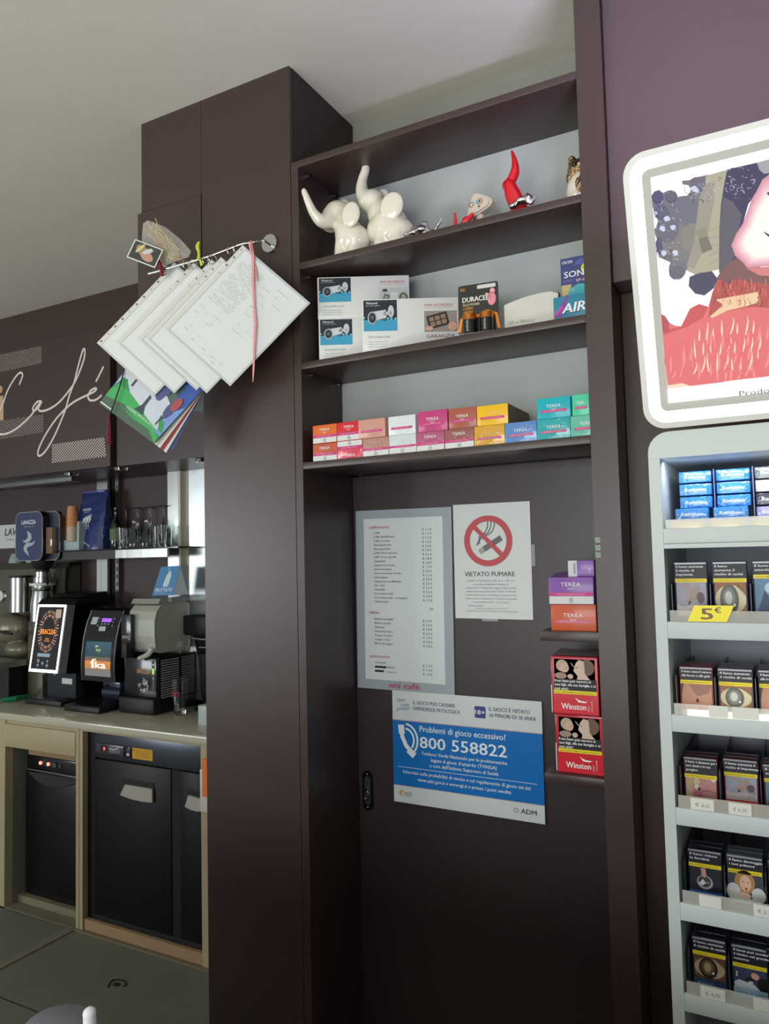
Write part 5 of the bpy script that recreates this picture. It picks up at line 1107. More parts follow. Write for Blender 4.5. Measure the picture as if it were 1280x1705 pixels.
bx('top_rail', cb, -2.818, -2.136, 2.365, 2.40, .862, .8715, OAK); bx('top_rail', cb, -3.351, -2.863, 2.37, 2.40, .853, .8715, OAK)
d_ = bx('drawer', cb, -3.350, -2.864, 2.362, 2.66, .745, .852, OAK, bev=.002)
bx('side_lining', cb, -3.351, -3.345, 2.40, 2.86, .0, .744, M((120, 122, 112), .6)); bx('wood_batten', cb, -3.27, -2.895, 2.43, 2.45, .700, .740, OAKD)
bx('plinth', cb, -2.818, -2.136, 2.372, 2.39, .0005, .05, M((168, 138, 104), .6)); bx('plinth', cb, -3.344, -2.863, 2.43, 2.46, .0005, .035, M((132, 124, 100), .7))
bx('door', cb, -4.6, -3.442, 2.365, 2.39, .03, .8715, OAK)
# dishwasher
dw = thing('dishwasher', 'black under-counter dishwasher behind the gap under the wooden drawer', 'dishwasher', (-3.08, 2.46, .036))
bx('body', dw, -3.32, -2.866, 2.462, 2.85, .036, .690, FRK); 
pn = bx('control_panel', dw, -3.30, -2.866, 2.448, 2.4615, .628, .690, M((16, 17, 20), .2, coat=.5), bev=.003)
dd = bx('door', dw, -3.31, -2.866, 2.445, 2.4615, .065, .622, M((20, 21, 22), .3, .3), bev=.003)
b = MB(); b.prism([(-3.28, .618)]+[(-3.28+.39*t/12, .618-.052*math.sin(math.pi*(t/12)**.8)) for t in range(1, 12)]+[(-2.88, .618)], 0, .012, M((40, 42, 42), .4), FF(0, 2.445, 0)); b.build('grip', dd)
b = MB(); b.box((-3.30, 2.4435, .6225), (-2.866, 2.4455, .6275), STEEL); b.build('trim_line', dw)
for k, (x_, c_, e_) in enumerate(((-3.205, (255, 120, 110), 3), (-3.150, (255, 120, 110), 3), (-3.105, (70, 84, 78), 0), (-3.065, (60, 72, 70), 0))):
    b = MB(); b.cyl((x_, 2.4478, .662), (x_, 2.443, .662), .008 if k != 2 else .013, M(c_, .4, emit=e_), 14); b.build('button', pn)
# fridge
fg = thing('undercounter_fridge', 'black two-door under-counter fridge with digital display', 'fridge', (-2.48, 2.40, .051))
bx('body', fg, -2.817, -2.137, 2.404, 2.85, .051, .861, FRK)
bx('side_strip', fg, -2.817, -2.772, 2.392, 2.4035, .051, .860, M((14, 14, 16), .3))
tp = bx('fascia', fg, -2.770, -2.138, 2.388, 2.4035, .748, .860, M((74, 78, 86), .3, .75, bump=.02, bscale=60, stretch=(.02, 1, 1)), bev=.002)
for k, (xa, xb, hx0) in enumerate(((-2.770, -2.318, -2.600), (-2.270, -2.138, -2.235))):
    dd = bx('door', fg, xa, xb, 2.388, 2.4035, .075, .742, FRK, bev=.003)
    q0, q1 = (-2.600, -2.412) if k == 0 else (-2.232, -2.140)
    b = MB(); b.box((q0, 2.3862, .618), (q1, 2.3882, .676), M((8, 8, 9), .5)); b.box((q0, 2.384, .672), (q1, 2.388, .6765), M((46, 46, 48), .3)); b.build('handle_recess', dd)
    hp_ = [(q0+.002, .608), (q0+.03 if k == 0 else q0+.02, .655), (q1, .655 if k == 0 else .648), (q1, .6), (q0+(q1-q0)*.7, .597), (q0+(q1-q0)*.35, .599)]
    b = MB(); b.prism(hp_, .002, .012, M((176, 170, 160), .3, coat=.3), FF(0, 2.3865, 0)); b.build('pull', dd, label='pale grey moulded pull')
bx('mullion', fg, -2.316, -2.272, 2.392, 2.4035, .052, .742, M((20, 20, 22), .3)); bx('kick_panel', fg, -2.770, -2.138, 2.390, 2.4035, .052, .073, M((30, 31, 33), .35))
cp_ = bx('controller', tp, -2.755, -2.585, 2.383, 2.3878, .770, .812, M((60, 60, 64), .25, coat=.4), bev=.002)
p = Paint(FF(-2.755, 2.383, .770)); p.rect(.026, .006, .074, .036, (24, 12, 16)); p.text('9', .047, .014, .016, M((255, 70, 90), .4, emit=4), 1, bold=.03, w=.010, shear=.1); p.poly(rrect(.080, .008, .150, .034, .004), (96, 98, 104), 1); p.stroke([(.084, .026), (.110, .022), (.140, .034)], .004, (190, 194, 200), 2)
o_ = p.build('display', tp)
b = MB(); b.box((-2.572, 2.384, .768), (-2.545, 2.3878, .812), M((14, 14, 15), .3), bev=.002); b.box((-2.567, 2.3825, .775), (-2.55, 2.3842, .787), M((190, 196, 200), .3)); b.box((-2.567, 2.3825, .795), (-2.55, 2.3842, .803), M((90, 94, 100), .3)); b.build('rocker_switch', tp)
sk = MB().box((-2.538, 2.3872, .766), (-2.420, 2.3879, .812), M((212, 158, 24), .45)).build('warning_label', tp, label='yellow warning label')
p = Paint(FF(-2.538, 2.3872, .766)); p.poly([(.006, .034), (.016, .034), (.011, .042)], (60, 44, 20))
for k in range(5): p.rect(.022, .036-.0065*k, .110-.008*(k % 3), .0375-.0065*k, (150, 108, 22))
p.build('label_print', tp)
# paper bag / leaflet at the column foot edge
lf = thing('leaflet_holder', 'white and orange holder edge poking out beside the column at fridge height', 'holder', (-2.14, 2.30, .44))
c0 = at(341, 1282, Y=2.335); bx('white_shell', lf, c0.x-.028, c0.x+.05, 2.3352, 2.3645, c0.z-.165, c0.z, M((214, 210, 200), .4), bev=.004)
bx('orange_card', lf, c0.x-.006, c0.x+.04, 2.325, 2.335, c0.z-.10, c0.z+.045, M((236, 120, 40), .5))
# ---- shelf with glasses
SZ = 1.675
bs = thing('bar_shelf', 'dark glass bar shelf with a steel fascia carrying glasses and a coffee bag', 'shelf', (-3.0, 2.72, SZ-.05))
bx('glass_top', bs, px_x(70, 850, 2.70), px_x(296, 850, 2.70), 2.70, 2.89, SZ-.007, SZ, M((20, 24, 26), .1, coat=.6))
bx('dark_fascia', bs, px_x(106, 850, 2.72), px_x(192, 850, 2.72), 2.715, 2.73, SZ-.05, SZ-.0072, M((52, 50, 50), .4))
bx('steel_fascia', bs, px_x(193, 850, 2.72), px_x(279, 850, 2.72), 2.715, 2.73, SZ-.048, SZ-.0072, STEEL)
def shelfx(px, Y): return at(px, 905, Y=Y).x
# cup holder
x0 = shelfx(98, 2.73); x1 = shelfx(131, 2.73); 
hl = thing('cup_holder', 'pale grey acrylic holder with stacked paper cups on the bar shelf', 'holder', ((x0+x1)/2, 2.77, SZ))
MM = M((176, 192, 192), .25, alpha=.85, coat=.5); b = MB()
b.prism([(x0, SZ+.0005), (x1, SZ+.0005), (x1, SZ+.150), (x1-.012, SZ+.150), (x1-.016, SZ+.045), (x0+.075, SZ+.045), (x0+.058, SZ+.055), (x0+.020, SZ+.055), (x0+.012, SZ+.08), (x0+.010, SZ+.145), (x0, SZ+.155)], 0, .004, MM, FF(0, 2.735, 0))
b.box((x0, 2.736, SZ+.0005), (x1, 2.80, SZ+.005), MM); b.box((x1-.003, 2.736, SZ+.005), (x1, 2.80, SZ+.150), MM); b.box((x0, 2.736, SZ+.005), (x0+.003, 2.80, SZ+.150), MM); b.build('acrylic_tray', hl)
for cx_, n_, cols, lab in ((shelfx(107, 2.765), 6, ((206, 170, 140), (200, 128, 84)), 'shorter stack of small tan paper cups in the holder'), (shelfx(122.5, 2.775), 9, ((196, 178, 156), (204, 140, 92)), 'taller stack of tan paper cups in the holder')):
    cup_m = [M(cols[0], .55), M(cols[1], .55)]
    root = thing('paper_cup_stack', lab, 'cups', (cx_, 2.77, SZ+.006), 'stacks of paper cups')
    zt_ = SZ+.190 if n_ == 6 else SZ+.240
    for k in range(n_): z_ = SZ+.006+(zt_-SZ-.08)*k/(n_-1); b = MB(); b.lathe([(.031, 0), (.0325, .002), (.024, .07)], (cx_, 2.768, z_), cup_m[1 if k >= n_-(2 if n_ == 6 else 3) else 0], 20); b.build('cup', root)
# coffee bag
xa, xb = shelfx(131, 2.74), shelfx(180, 2.74); BL_ = M((44, 58, 112), .22, coat=.7, bump=.35, bscale=9); w_ = xb-xa
cbg = thing('coffee_bag', 'dark blue glossy foil coffee bag with a folded top on the bar shelf', 'coffee bag', ((xa+xb)/2-.04, 2.812, SZ))
nu, nv = 16, 14; b = MB(); vs = []; rnd = random.Random(4)
for j in range(nv+1):
    v = j/nv; dep = .045*(1-v**2.2)+.004; wd = w_*(1-.10*v); lean = .02*v
    for i in range(nu):
        t = 2*math.pi*i/nu; cx_, sx_ = math.cos(t), math.sin(t); e = .35
        x = (abs(cx_)**e)*(1 if cx_ > 0 else -1)*wd/2; y = (abs(sx_)**e)*(1 if sx_ > 0 else -1)*dep
        vs.append((xa-.075-.012*v+w_/2+x+rnd.uniform(-.004, .004)*(0 < v < 1), 2.812+y+rnd.uniform(-.004, .004)+lean, SZ+.0008+v*.305))
fs = [(j*nu+i, j*nu+(i+1) % nu, (j+1)*nu+(i+1) % nu, (j+1)*nu+i) for j in range(nv) for i in range(nu)]+[list(range(nu))[::-1], list(range(nv*nu, nv*nu+nu))]
b.add(vs, fs, BL_, True); b.build('foil_bag', cbg)
bx('folded_top', cbg, xa-.068, xb-.112, 2.818, 2.840, SZ+.306, SZ+.318, M((88, 70, 140), .35, coat=.3), bev=.002)
p = Paint(FF(xa, 2.722, SZ), 1); 
p.text('LAVAZZA', .018, .205, .013, (214, 220, 230), 1, bold=.03, w=.062); p.text('ESPRESSO', .022, .196, .0045, (180, 190, 210), 1, w=.045)
for k in range(5): p.stroke([(.010+.012*k, .135), (.024+.012*k, .160+.006*(k % 2)), (.040+.010*k, .172+.004*k)], [.002, .011, .002], (196, 202, 210))
p.text('CREMA', .030, .122, .009, (200, 206, 214), 1, w=.036); p.text('GUSTO', .034, .110, .007, (200, 206, 214), 1, w=.030); p.text('ESPRESSO ITALIANO', .014, .042, .007, (206, 212, 224), 1, bold=.02, w=.06, rot=-.45)
for v in p.v: v.y += .032; v.x -= .002
p.build('bag_print', cbg)
# dark bottle with green label
xc = shelfx(191, 2.80); bt = thing('bottle', 'small dark bottle with a yellow-green label behind the coffee bag', 'bottle', (xc, 2.81, SZ))
b = MB(); b.lathe([(.001, .0005), (.030, .001), (.032, .01), (.032, .11), (.026, .14), (.012, .165), (.011, .20), (.013, .203), (.013, .215), (.001, .216)], (xc, 2.81, SZ), M((16, 22, 16), .1, coat=.6), 22); b.build('glass_body', bt)
b = MB(); b.lathe([(.0326, .045), (.0326, .105)], (xc, 2.81, SZ), M((84, 104, 66), .5), 22, cap=False); b.build('label', bt)
# glasses
def glass(prof, x, y, z, name, lab, cat, grp, m=GLASS, seg=24):
    b = MB(); b.lathe(prof, (x, y, z), m, seg, cap=False); return b.build(name, None, **tagd(lab, cat, grp))
GT = GLASS
def tumbler(x, y, h_, r0, r1, lab): return glass([(.001, .0008), (r0, .001), (r1, h_), (r1-.0018, h_), (r0-.003, .012), (.001, .011)], x, y, SZ, 'tumbler', lab, 'glass', 'glasses on the bar shelf', GT)
for px, y, h_, r0, r1, lab in ((207, 2.745, .105, .030, .037, 'first tumbler right of the coffee bag on the bar shelf'), (214, 2.80, .10, .028, .034, 'tumbler standing just behind the first one'), (266, 2.75, .105, .030, .037, 'rightmost tumbler at the end of the bar shelf'), (276, 2.80, .11, .028, .034, 'tumbler half behind the steel pilaster end of the shelf')): tumbler(shelfx(px, y), y, h_, r0, r1, lab)
for px, y, lab in ((226, 2.75, 'first small glass carafe with flared neck on the bar shelf'), (247, 2.755, 'second small glass carafe, right of the first')):
    glass([(.001, .0008), (.040, .001), (.043, .012), (.028, .075), (.0195, .105), (.021, .135), (.019, .135), (.017, .105), (.026, .075), (.040, .013), (.001, .010)], shelfx(px, y), y, SZ, 'carafe', lab, 'carafe', 'small carafes', GT)
for px, y, lab in ((210, 2.84, 'inverted wine glass, leftmost, behind the first tumbler'), (229, 2.84, 'inverted wine glass behind the first carafe'), (250, 2.85, 'inverted wine glass behind the second carafe'), (272, 2.83, 'inverted wine glass at the right end')):
    glass([(.034, .0008), (.040, .04), (.036, .075), (.012, .105), (.0045, .115), (.004, .19), (.006, .203), (.033, .209), (.033, .2105), (.001, .2105)], shelfx(px, y), y, SZ, 'wine_glass', lab, 'wine glass', 'inverted wine glasses', GT)

# ---- hot drinks machine with the lit front (leftmost)
def slab(name, par, pts_yz, xa, xb, m, smooth=False, **k):
    b = MB(); n = len(pts_yz); vs = [V((xa, y, z)) for y, z in pts_yz]+[V((xb, y, z)) for y, z in pts_yz]
    b.add(vs, [(i, n+i, n+(i+1) % n, (i+1) % n) for i in range(n)], m, smooth); b.add(vs, [list(range(n)), list(range(n, 2*n))[::-1]], m); return b.build(name, par, **k)
xa, xb = -3.468, -3.252
er = thing('chocolate_machine', 'tall black chocolate machine with a white-lit leaning front panel, leftmost', 'drinks machine', (-3.36, 2.7, CT+.0005))
slab('body', er, [(2.578, 1.062), (2.632, 1.398), (2.66, 1.425), (2.86, 1.44), (2.875, CT+.02), (2.70, CT+.02), (2.66, 1.055)], xa-.010, xb+.060, BLACK)
fw = (V((0, 2.632, 1.398))-V((0, 2.578, 1.062))); fh_ = fw.length
fr = Frame((xa, 2.576, 1.062), (1, 0, 0), fw); W6 = xb-xa
p = Paint(fr, 3); p.rect(0, 0, W6, fh_, M((255, 244, 232), .3, emit=2.6)); p.build('lit_border', er, label='glowing white border')
p = Paint(fr, 5); m_ = .012; p.rect(m_, m_*1.2, W6-m_, fh_-m_, M((34, 30, 32), .2, coat=.7))
OG = M((255, 150, 50), .4, emit=1.0)
rnd = random.Random(8)
for k in range(38):
    t = 2*math.pi*k/38; rx, ry = .070, .100; cx_, cy_ = W6/2, fh_*.60
    for q in (0, 1):
        rr_ = 1-.20*q; x_, y_ = cx_+rx*rr_*math.cos(t+.08*q), cy_+ry*rr_*math.sin(t+.08*q)
        if x_ < m_+.006 or x_ > W6-m_-.006: continue
        p.ell(x_, y_, .0085, .0032, M((206, 160, 132), .4, emit=.25) if (k+q) % 3 else (150, 110, 92), 1+q, 8, t)
p.text('ERACLEA', W6/2, fh_*.56, .026, OG, 4, 'c', bold=.012, w=W6*.50); p.text('dolce', W6/2, fh_*.48, .009, OG, 4, 'c', w=.03); p.text('cioccolata', W6/2, fh_*.45, .008, OG, 4, 'c', w=.04)
p.poly(rrect(W6*.68, fh_*.80, W6*.88, fh_*.93, .008), (216, 186, 160), 3)
p.rect(W6*.24, fh_*.225, W6*.68, fh_*.275, M((140, 160, 176), .3, emit=.3), 3)
for cx_, cy_, r__ in ((.30, .165, .011), (.30, .10, .009), (.46, .13, .010), (.62, .165, .008), (.62, .10, .010)): p.ell(W6*cx_, fh_*cy_, r__, r__, (110, 122, 138), 3, 14); p.ell(W6*cx_, fh_*cy_, r__*.5, r__*.5, (190, 200, 210), 4, 8)
p.build('front_print', er)
bx('recess_back', er, xa+.06, xb+.056, 2.640, 2.699, CT+.02, 1.054, M((60, 66, 70), .25, .6))
lb_ = MB().box((xb-.045, 2.6385, 1.0), (xb+.03, 2.6399, 1.028), M((206, 208, 206), .4)).build('white_sticker', er, label='small white sticker')
for x_ in (-3.395, -3.315): b = MB(); b.cyl((x_, 2.61, 1.061), (x_, 2.61, 1.046), .009, M((190, 190, 188), .2, .8), 12, .006); b.build('spout', er)
b = MB(); b.box((xa+.005, 2.548, CT+.001), (xb+.06, 2.70, CT+.028), BLACKM, bev=.006); b.build('drip_tray', er)
b = MB()
for k in range(9): b.box((xa+.02+.024*k, 2.56, CT+.0285), (xa+.032+.024*k, 2.64, CT+.0305), STEEL)
b.build('drip_grid', er, kind='stuff')
slab('lid', er, [(2.70, 1.431), (2.72, 1.448), (2.84, 1.455), (2.86, 1.441)], xa+.01, xb+.04, M((24, 24, 26), .3))
# ---- middle machine with curved front
xa, xb = -3.067, -2.862
fk = thing('coffee_vending_machine', 'black machine with a curved front, purple display and orange-blue panel', 'drinks machine', (-2.96, 2.7, CT+.0005))
prof = [(2.578, 1.040), (2.574, 1.10), (2.576, 1.17), (2.586, 1.24), (2.606, 1.31), (2.636, 1.372), (2.66, 1.385), (2.87, 1.40), (2.885, CT+.02), (2.72, CT+.02), (2.70, 1.035)]
slab('body', fk, prof, xa-.012, xb+.016, BLACK)
def arc(v):   # v 0..1 along the curved front
    pts = prof[:6]; L = [0]
    for i in range(5): L.append(L[-1]+math.dist(pts[i], pts[i+1]))
    t = v*L[-1]
    for i in range(5):
        if t <= L[i+1]+1e-9: q = (t-L[i])/(L[i+1]-L[i]); return (pts[i][0]*(1-q)+pts[i+1][0]*q, pts[i][1]*(1-q)+pts[i+1][1]*q)
    return pts[-1]
class Curved(Paint):
    def conv(s):
        for v in s.v:
            y, z = arc(min(max(v.z, 0), 1)); v.y, v.z = y-.0012+v.y, z
        return s
LN = .352
b = MB(); 
for x_ in (xa-.006, xb+.010): b.tube([(x_, arc(v/16)[0]-.002, arc(v/16)[1]) for v in range(17)], .0035, M((150, 156, 164), .2, .8), 6)
b.build('edge_trim', fk)
def cpaint(): c = Curved(FF(xa, 0, 0)); return c
W7 = xb-xa
def crect(p, x0_, v0, x1_, v1, c, L):
    n = 8
    for k in range(n): a_, e_ = v0+(v1-v0)*k/n, v0+(v1-v0)*(k+1)/n; p.rect(x0_*W7, a_, x1_*W7, e_, c, L)
p = cpaint(); crect(p, .0, .0, 1.0, .99, M((18, 18, 22), .15, coat=.8), 0)
grad = [(120, 122, 124), (128, 118, 110), (196, 128, 62), (214, 134, 56), (110, 92, 84), (40, 66, 74), (34, 62, 76), (36, 74, 88), (40, 78, 92)]
v0, v1 = .07, .55
for k, c_ in enumerate(grad): p.rect(.08*W7, v0+(v1-v0)*k/9, .93*W7, v0+(v1-v0)*(k+1)/9, M(c_, .2, emit=.45, coat=.8), 2)
p.build and p.conv(); p.build('front_panel', fk)
p = cpaint(); WT = M((250, 250, 250), .3, emit=.8)
def ctext(t, x, v, h, c, w, bold=.0, al='c'):   # height given in v units
    q = Paint(FF(0, 0, 0)); q.text(t, 0, 0, h, c, 1, al, bold, w)
    k = len(p.v)
    p.v += [V((xa+x*W7+u.x, u.y-EPS*4, v+u.z/LN)) for u in q.v]; i = p.mi(q.mats[0])
    for f in q.f: p.f.append([a_+k for a_ in f]); p.m.append(i); p.sm.append(False)
ctext('ıka', .56, .185, .034, WT, .088, .03)
ctext('f', .345, .185, .044, WT, .026, .03)
p.ell(.43*W7, .30, .006, .017, M((230, 190, 40), .3, emit=.6), 5)
for k in range(4): p.poly([((.40+.05*k-.03*(k % 2))*W7, .46+.0), ((.46+.05*k)*W7, .50-.02*k), ((.50+.03*k)*W7, .45-.015*k), ((.44+.03*k)*W7, .41-.01*k)], (110, 146, 96), 5)
ctext('DAY', .46, .475, .008, WT, .022); ctext('BREAK', .52, .425, .008, WT, .03)
p.rect(.44*W7, .83, .76*W7, .885, M((150, 84, 230), .3, emit=1.1), 5)
p.rect(.10*W7, .79, .30*W7, .90, (190, 196, 196), 5); p.rect(.42*W7, .70, .64*W7, .765, (190, 196, 196), 5)
for x_ in (.36, .84):
    for v_ in (.88, .83, .78): p.rect((x_-.035)*W7, v_-.018, (x_+.035)*W7, v_+.014, (66, 68, 74), 5); p.ell(x_*W7, v_-.002, .0025, .007, (206, 206, 206), 6, 8)
for x_ in (.48, .59, .70): p.rect((x_-.045)*W7, .785, (x_+.045)*W7, .815, (84, 86, 92), 5); p.ell(x_*W7, .80, .003, .008, (214, 214, 214), 6, 8)
p.conv(); p.build('front_print', fk)
b = MB(); b.cyl((-2.995, 2.66, .975), (-2.875, 2.66, .975), .036, M((46, 56, 72), .2, .3, coat=.6), 24); b.build('cup_guide', fk)
bx('upper_nozzle', fk, -2.945, -2.87, 2.625, 2.69, 1.005, 1.033, M((70, 76, 88), .25, .4), bev=.004)
bx('recess_back', fk, xa, xb+.010, 2.70, 2.7195, CT+.02, 1.034, M((24, 26, 30), .3))
b = MB(); b.box((-3.110, 2.500, CT+.001), (-2.870, 2.70, CT+.030), BLACKM, bev=.006); b.build('drip_tray', fk)
b = MB(); b.box((-3.10, 2.508, CT+.0302), (-2.88, 2.62, CT+.0315), M((30, 32, 36), .3, .4)); b.build('drip_grid', fk)
# ---- slush / cold cream machine
sl = thing('slush_machine', 'black slush machine with a cloudy clear tank and slatted side, rightmost', 'drinks machine', (-2.70, 2.72, CT+.0005))
xa, xb = -2.795, -2.600
bx('base', sl, xa-.03, xb+.002, 2.570, 2.87, CT+.001, CT+.075, BLACKM, bev=.012)
bx('body', sl, xa-.012, xb, 2.592, 2.86, CT+.0755, 1.160, BLACK, bev=.004)
side = Frame((xb+.0005, 2.60, CT+.06), (0, 1, 0), (0, 0, 1))
pf = MB().box((0, 0, 0), (.245, .200, .004), M((24, 25, 26), .35), side).build('side_panel', sl)
for k in range(16):
    b = MB(); z_ = .012+.0112*k; b.box((.016, z_, .0042), (.128, z_+.0055, .008), M((156, 160, 158), .4), side); b.build('louvre', sl)
    b = MB(); b.box((.150, z_, .0042), (.232, z_+.0055, .008), M((130, 134, 130), .4), side); b.build('louvre', sl)
p = Paint(FF(xa-.012, 2.592, CT)); p.text('ERACLEA', .085, .185, .019, M((226, 150, 96), .4), 1, bold=.008, w=.082)
rnd = random.Random(6)
for k in range(11):
    cx_, cy_, r__ = .085+rnd.uniform(0, .075), .095+rnd.uniform(0, .062), rnd.choice((.006, .009, .012))
    for q in range(3): a_ = q*math.pi/3+rnd.random(); p.stroke([(cx_-r__*math.cos(a_), cy_-r__*math.sin(a_)), (cx_+r__*math.cos(a_), cy_+r__*math.sin(a_))], .0026, (178, 184, 188), .2*q)
p.rect(.178, .105, .195, .245, (70, 74, 80)); p.rect(.182, .185, .191, .210, M((150, 226, 60), .4, emit=1.5), 1); p.ell(.1865, .228, .003, .003, M((220, 230, 240), .4, emit=1), 1, 8); p.rect(.182, .160, .191, .17, (150, 156, 164), 1)
p.build('front_print', sl)
TK = M((196, 200, 184), .18, alpha=.82, coat=1, bump=.05, bscale=8)
tp_ = [(2.612, 1.185), (2.595, 1.20), (2.585, 1.26), (2.587, 1.335), (2.60, 1.375), (2.625, 1.400), (2.66, 1.408), (2.78, 1.412), (2.81, 1.40), (2.815, 1.20), (2.80, 1.178)]
tk = slab('tank', sl, tp_, -2.770, -2.606, TK, label='cloudy translucent tank')
b = MB(); 
for k in range(2): b.tube([(-2.770+.164*k, y, z) for y, z in tp_], .0035, M((206, 210, 200), .12, alpha=.8, coat=1), 6, True)
b.build('tank_seam', sl)
slab('tank_lid', sl, [(2.605, 1.409), (2.62, 1.432), (2.79, 1.440), (2.815, 1.413)], -2.775, -2.600, M((176, 182, 172), .15, alpha=.7, coat=1))
bx('tap_plate', sl, -2.792, -2.726, 2.560, 2.583, 1.165, 1.362, M((30, 31, 33), .25, coat=.4), bev=.005)
b = MB(); b.cyl((-2.765, 2.555, 1.258), (-2.73, 2.555, 1.258), .014, CHROME, 14); b.box((-2.745, 2.520, 1.165), (-2.715, 2.558, 1.235), BLACKM, bev=.004); b.build('tap', sl)
b = MB(); b.mi(TK); sw(b, [(252, 1082, 5), (246, 1090, 5), (232, 1096, 4)], 2.57, M((214, 216, 204), .3), 8); organic(b, .004, 2).build('spout', sl)
b = MB(); b.box((-2.6055, 2.735, 1.195), (-2.6048, 2.765, 1.222), M((220, 220, 214), .4)); b.build('white_sticker', sl)
# blue card on top of the tank
c0, c1, c2, c3 = at(253, 1001, Y=2.70), at(288, 1000, Y=2.70), at(300, 951, Y=2.72), at(268, 953, Y=2.72)
cd = thing('flyer', 'blue and white folded flyer standing on top of the slush tank', 'flyer', tuple((c0+c1)/2))
dz_ = 1.4415-c0.z; c0, c1, c2, c3 = [c+V((0, 0, max(0, dz_))) for c in (c0, c1, c2, c3)]
MB().sheet([c0, c1, c2, c3], .0012, M((66, 132, 184), .4, coat=.3)).build('front_leaf', cd, label='blue front leaf')
MB().sheet([c1, c1+V((.045, .055, 0)), c2+V((.006, .05, .0)), c2], .0012, M((176, 182, 190), .45)).build('back_leaf', cd, label='pale back leaf')
uy_ = (c3-c0).normalized(); fr = Frame(c0, (c1-c0), uy_); p = Paint(fr, 2); hh_ = (c3-c0).length; ww_ = (c1-c0).length
p.poly([(x*ww_, y*hh_) for x, y in ((.42, .30), (.60, .30), (.64, .36), (.64, .68), (.57, .78), (.57, .84), (.47, .84), (.47, .78), (.40, .68), (.38, .36))], (206, 220, 226)); p.text('Bar', .40*ww_, .88*hh_, .010, (226, 232, 236), 1, w=.014); p.text('FRUTTATO', .08*ww_, .13*hh_, .018, (226, 232, 236), 1, bold=.03, w=ww_*.8); p.text('DEL GIORNO', .14*ww_, .05*hh_, .007, (206, 220, 230), 1, w=ww_*.5)
p.build('print', cd)
# black grinder right of it
gx = -2.44; gr = thing('black_grinder', 'black angular coffee grinder half hidden by the column', 'grinder', (gx, 2.80, CT+.0005))
bx('hopper', gr, -2.60, -2.42, 2.76, 2.885, 1.25, 1.345, BLACKM, bev=.012)
slab('neck', gr, [(2.77, 1.25), (2.885, 1.25), (2.885, 1.15), (2.80, 1.15)], -2.54, -2.43, BLACKM)
slab('body', gr, [(2.76, 1.165), (2.80, 1.19), (2.885, 1.16), (2.89, .96), (2.87, CT+.012), (2.80, CT+.012), (2.775, .98)], -2.50, -2.40, M((24, 24, 26), .35), )
b = MB(); b.lathe([(.001, 0), (.075, 0), (.075, .008), (.05, .012), (.001, .012)], (-2.46, 2.80, CT+.0005), BLACKM, 24); b.build('foot', gr)
b = MB(); b.tube([(-2.50, 2.70, 1.246), (-2.42, 2.70, 1.242), (-2.34, 2.70, 1.244)], .004, CHROME, 8); b.build('lever', gr)
b = MB(); b.tube([(-2.44, 2.70, 1.205), (-2.36, 2.71, 1.205)], .003, CHROME, 8); b.build('portafilter_rest', gr)
c0 = at(340, 1172, Y=2.52); bx('napkin_box', None, c0.x-.018, c0.x+.06, 2.50, 2.60, CT+.0005, CT+.085, M((176, 182, 184), .4), bev=.003, **tagd('pale grey box on the worktop beside the column edge', 'box'))
# printed drinking glass on the counter
c0 = at(299, 1190, Z=CT); b = MB(); b.lathe([(.001, .0006), (.027, .001), (.028, .012), (.0385, .165), (.0365, .165), (.026, .022), (.001, .020)], (c0.x, c0.y, CT+.0002), GLASS, 28, cap=False)
gl = thing('printed_glass', 'tall clear beer glass with red print, alone on the worktop', 'glass', (c0.x, c0.y, CT))
b.build('glass_wall', gl)
pts_ = []
b = MB(); q = Paint(FF(0, 0, 0)); q.text('EXO', 0, .085, .026, (170, 36, 60), 1, 'c', bold=.04, w=.05); rr_ = .0352
b.add([V((c0.x+rr_*math.sin(v.x/rr_), c0.y-rr_*math.cos(v.x/rr_)*1.01, CT+v.z)) for v in q.v], q.f, q.mats[0]); b.build('red_print', gl)
# green cloth / brush and espresso machine
b = MB(); gm_ = M((30, 130, 78), .6); b.tube([at(2, 1166, Z=CT+.012), at(25, 1163, Z=CT+.014), at(48, 1158, Z=CT+.012)], [.010, .014, .008], gm_, 8); b.build('green_brush', None, **tagd('green plastic brush lying on the worktop left of the lit machine', 'brush'))
GM = M((104, 102, 84), .34, .6); OLV = M((126, 122, 104), .35, .35)
es = thing('espresso_machine', 'large olive bronze espresso machine at the left picture edge', 'espresso machine', (-3.75, 2.75, CT+.0005))
X0, X1 = -4.45, -3.487
slab('base_plinth', es, [(2.60, CT+.001), (2.60, 1.068), (2.87, 1.068), (2.87, CT+.001)], X0, -3.66, BLACKM)
slab('back_housing', es, [(2.81, 1.07), (2.805, 1.30), (2.80, 1.50), (2.81, 1.58), (2.84, 1.615), (2.91, 1.615), (2.912, 1.07)], X0, X1, M((96, 94, 80), .36, .4), )
b = MB(); b.tube([(X1+.004, y, z) for y, z in ((2.815, 1.10), (2.81, 1.3), (2.805, 1.5), (2.815, 1.575), (2.845, 1.605), (2.90, 1.605))], .008, M((44, 44, 40), .4, .4), 8); b.build('end_trim', es)
slab('drip_tray', es, [(2.52, 1.070), (2.52, 1.100), (2.70, 1.100), (2.70, 1.070)], X0, -3.64, M((176, 176, 166), .3, .7))
b = MB(); b.cyl((-3.735, 2.72, 1.35), (-3.735, 2.72, 1.535), .055, STEEL, 28); b.build('boiler_cylinder', es)
b = MB(); b.cyl((-3.735, 2.72, 1.5352), (-3.735, 2.72, 1.547), .057, BLACKM, 28); b.build('cylinder_cap', es)
b = MB(); b.mi(OLV); b.ball((-3.80, 2.71, 1.26), (.14, .085, .085), OLV, 20, 12); b.ball((-3.73, 2.72, 1.15), (.09, .075, .045), OLV, 16, 10); organic(b, .006, 4).build('brew_group', es)
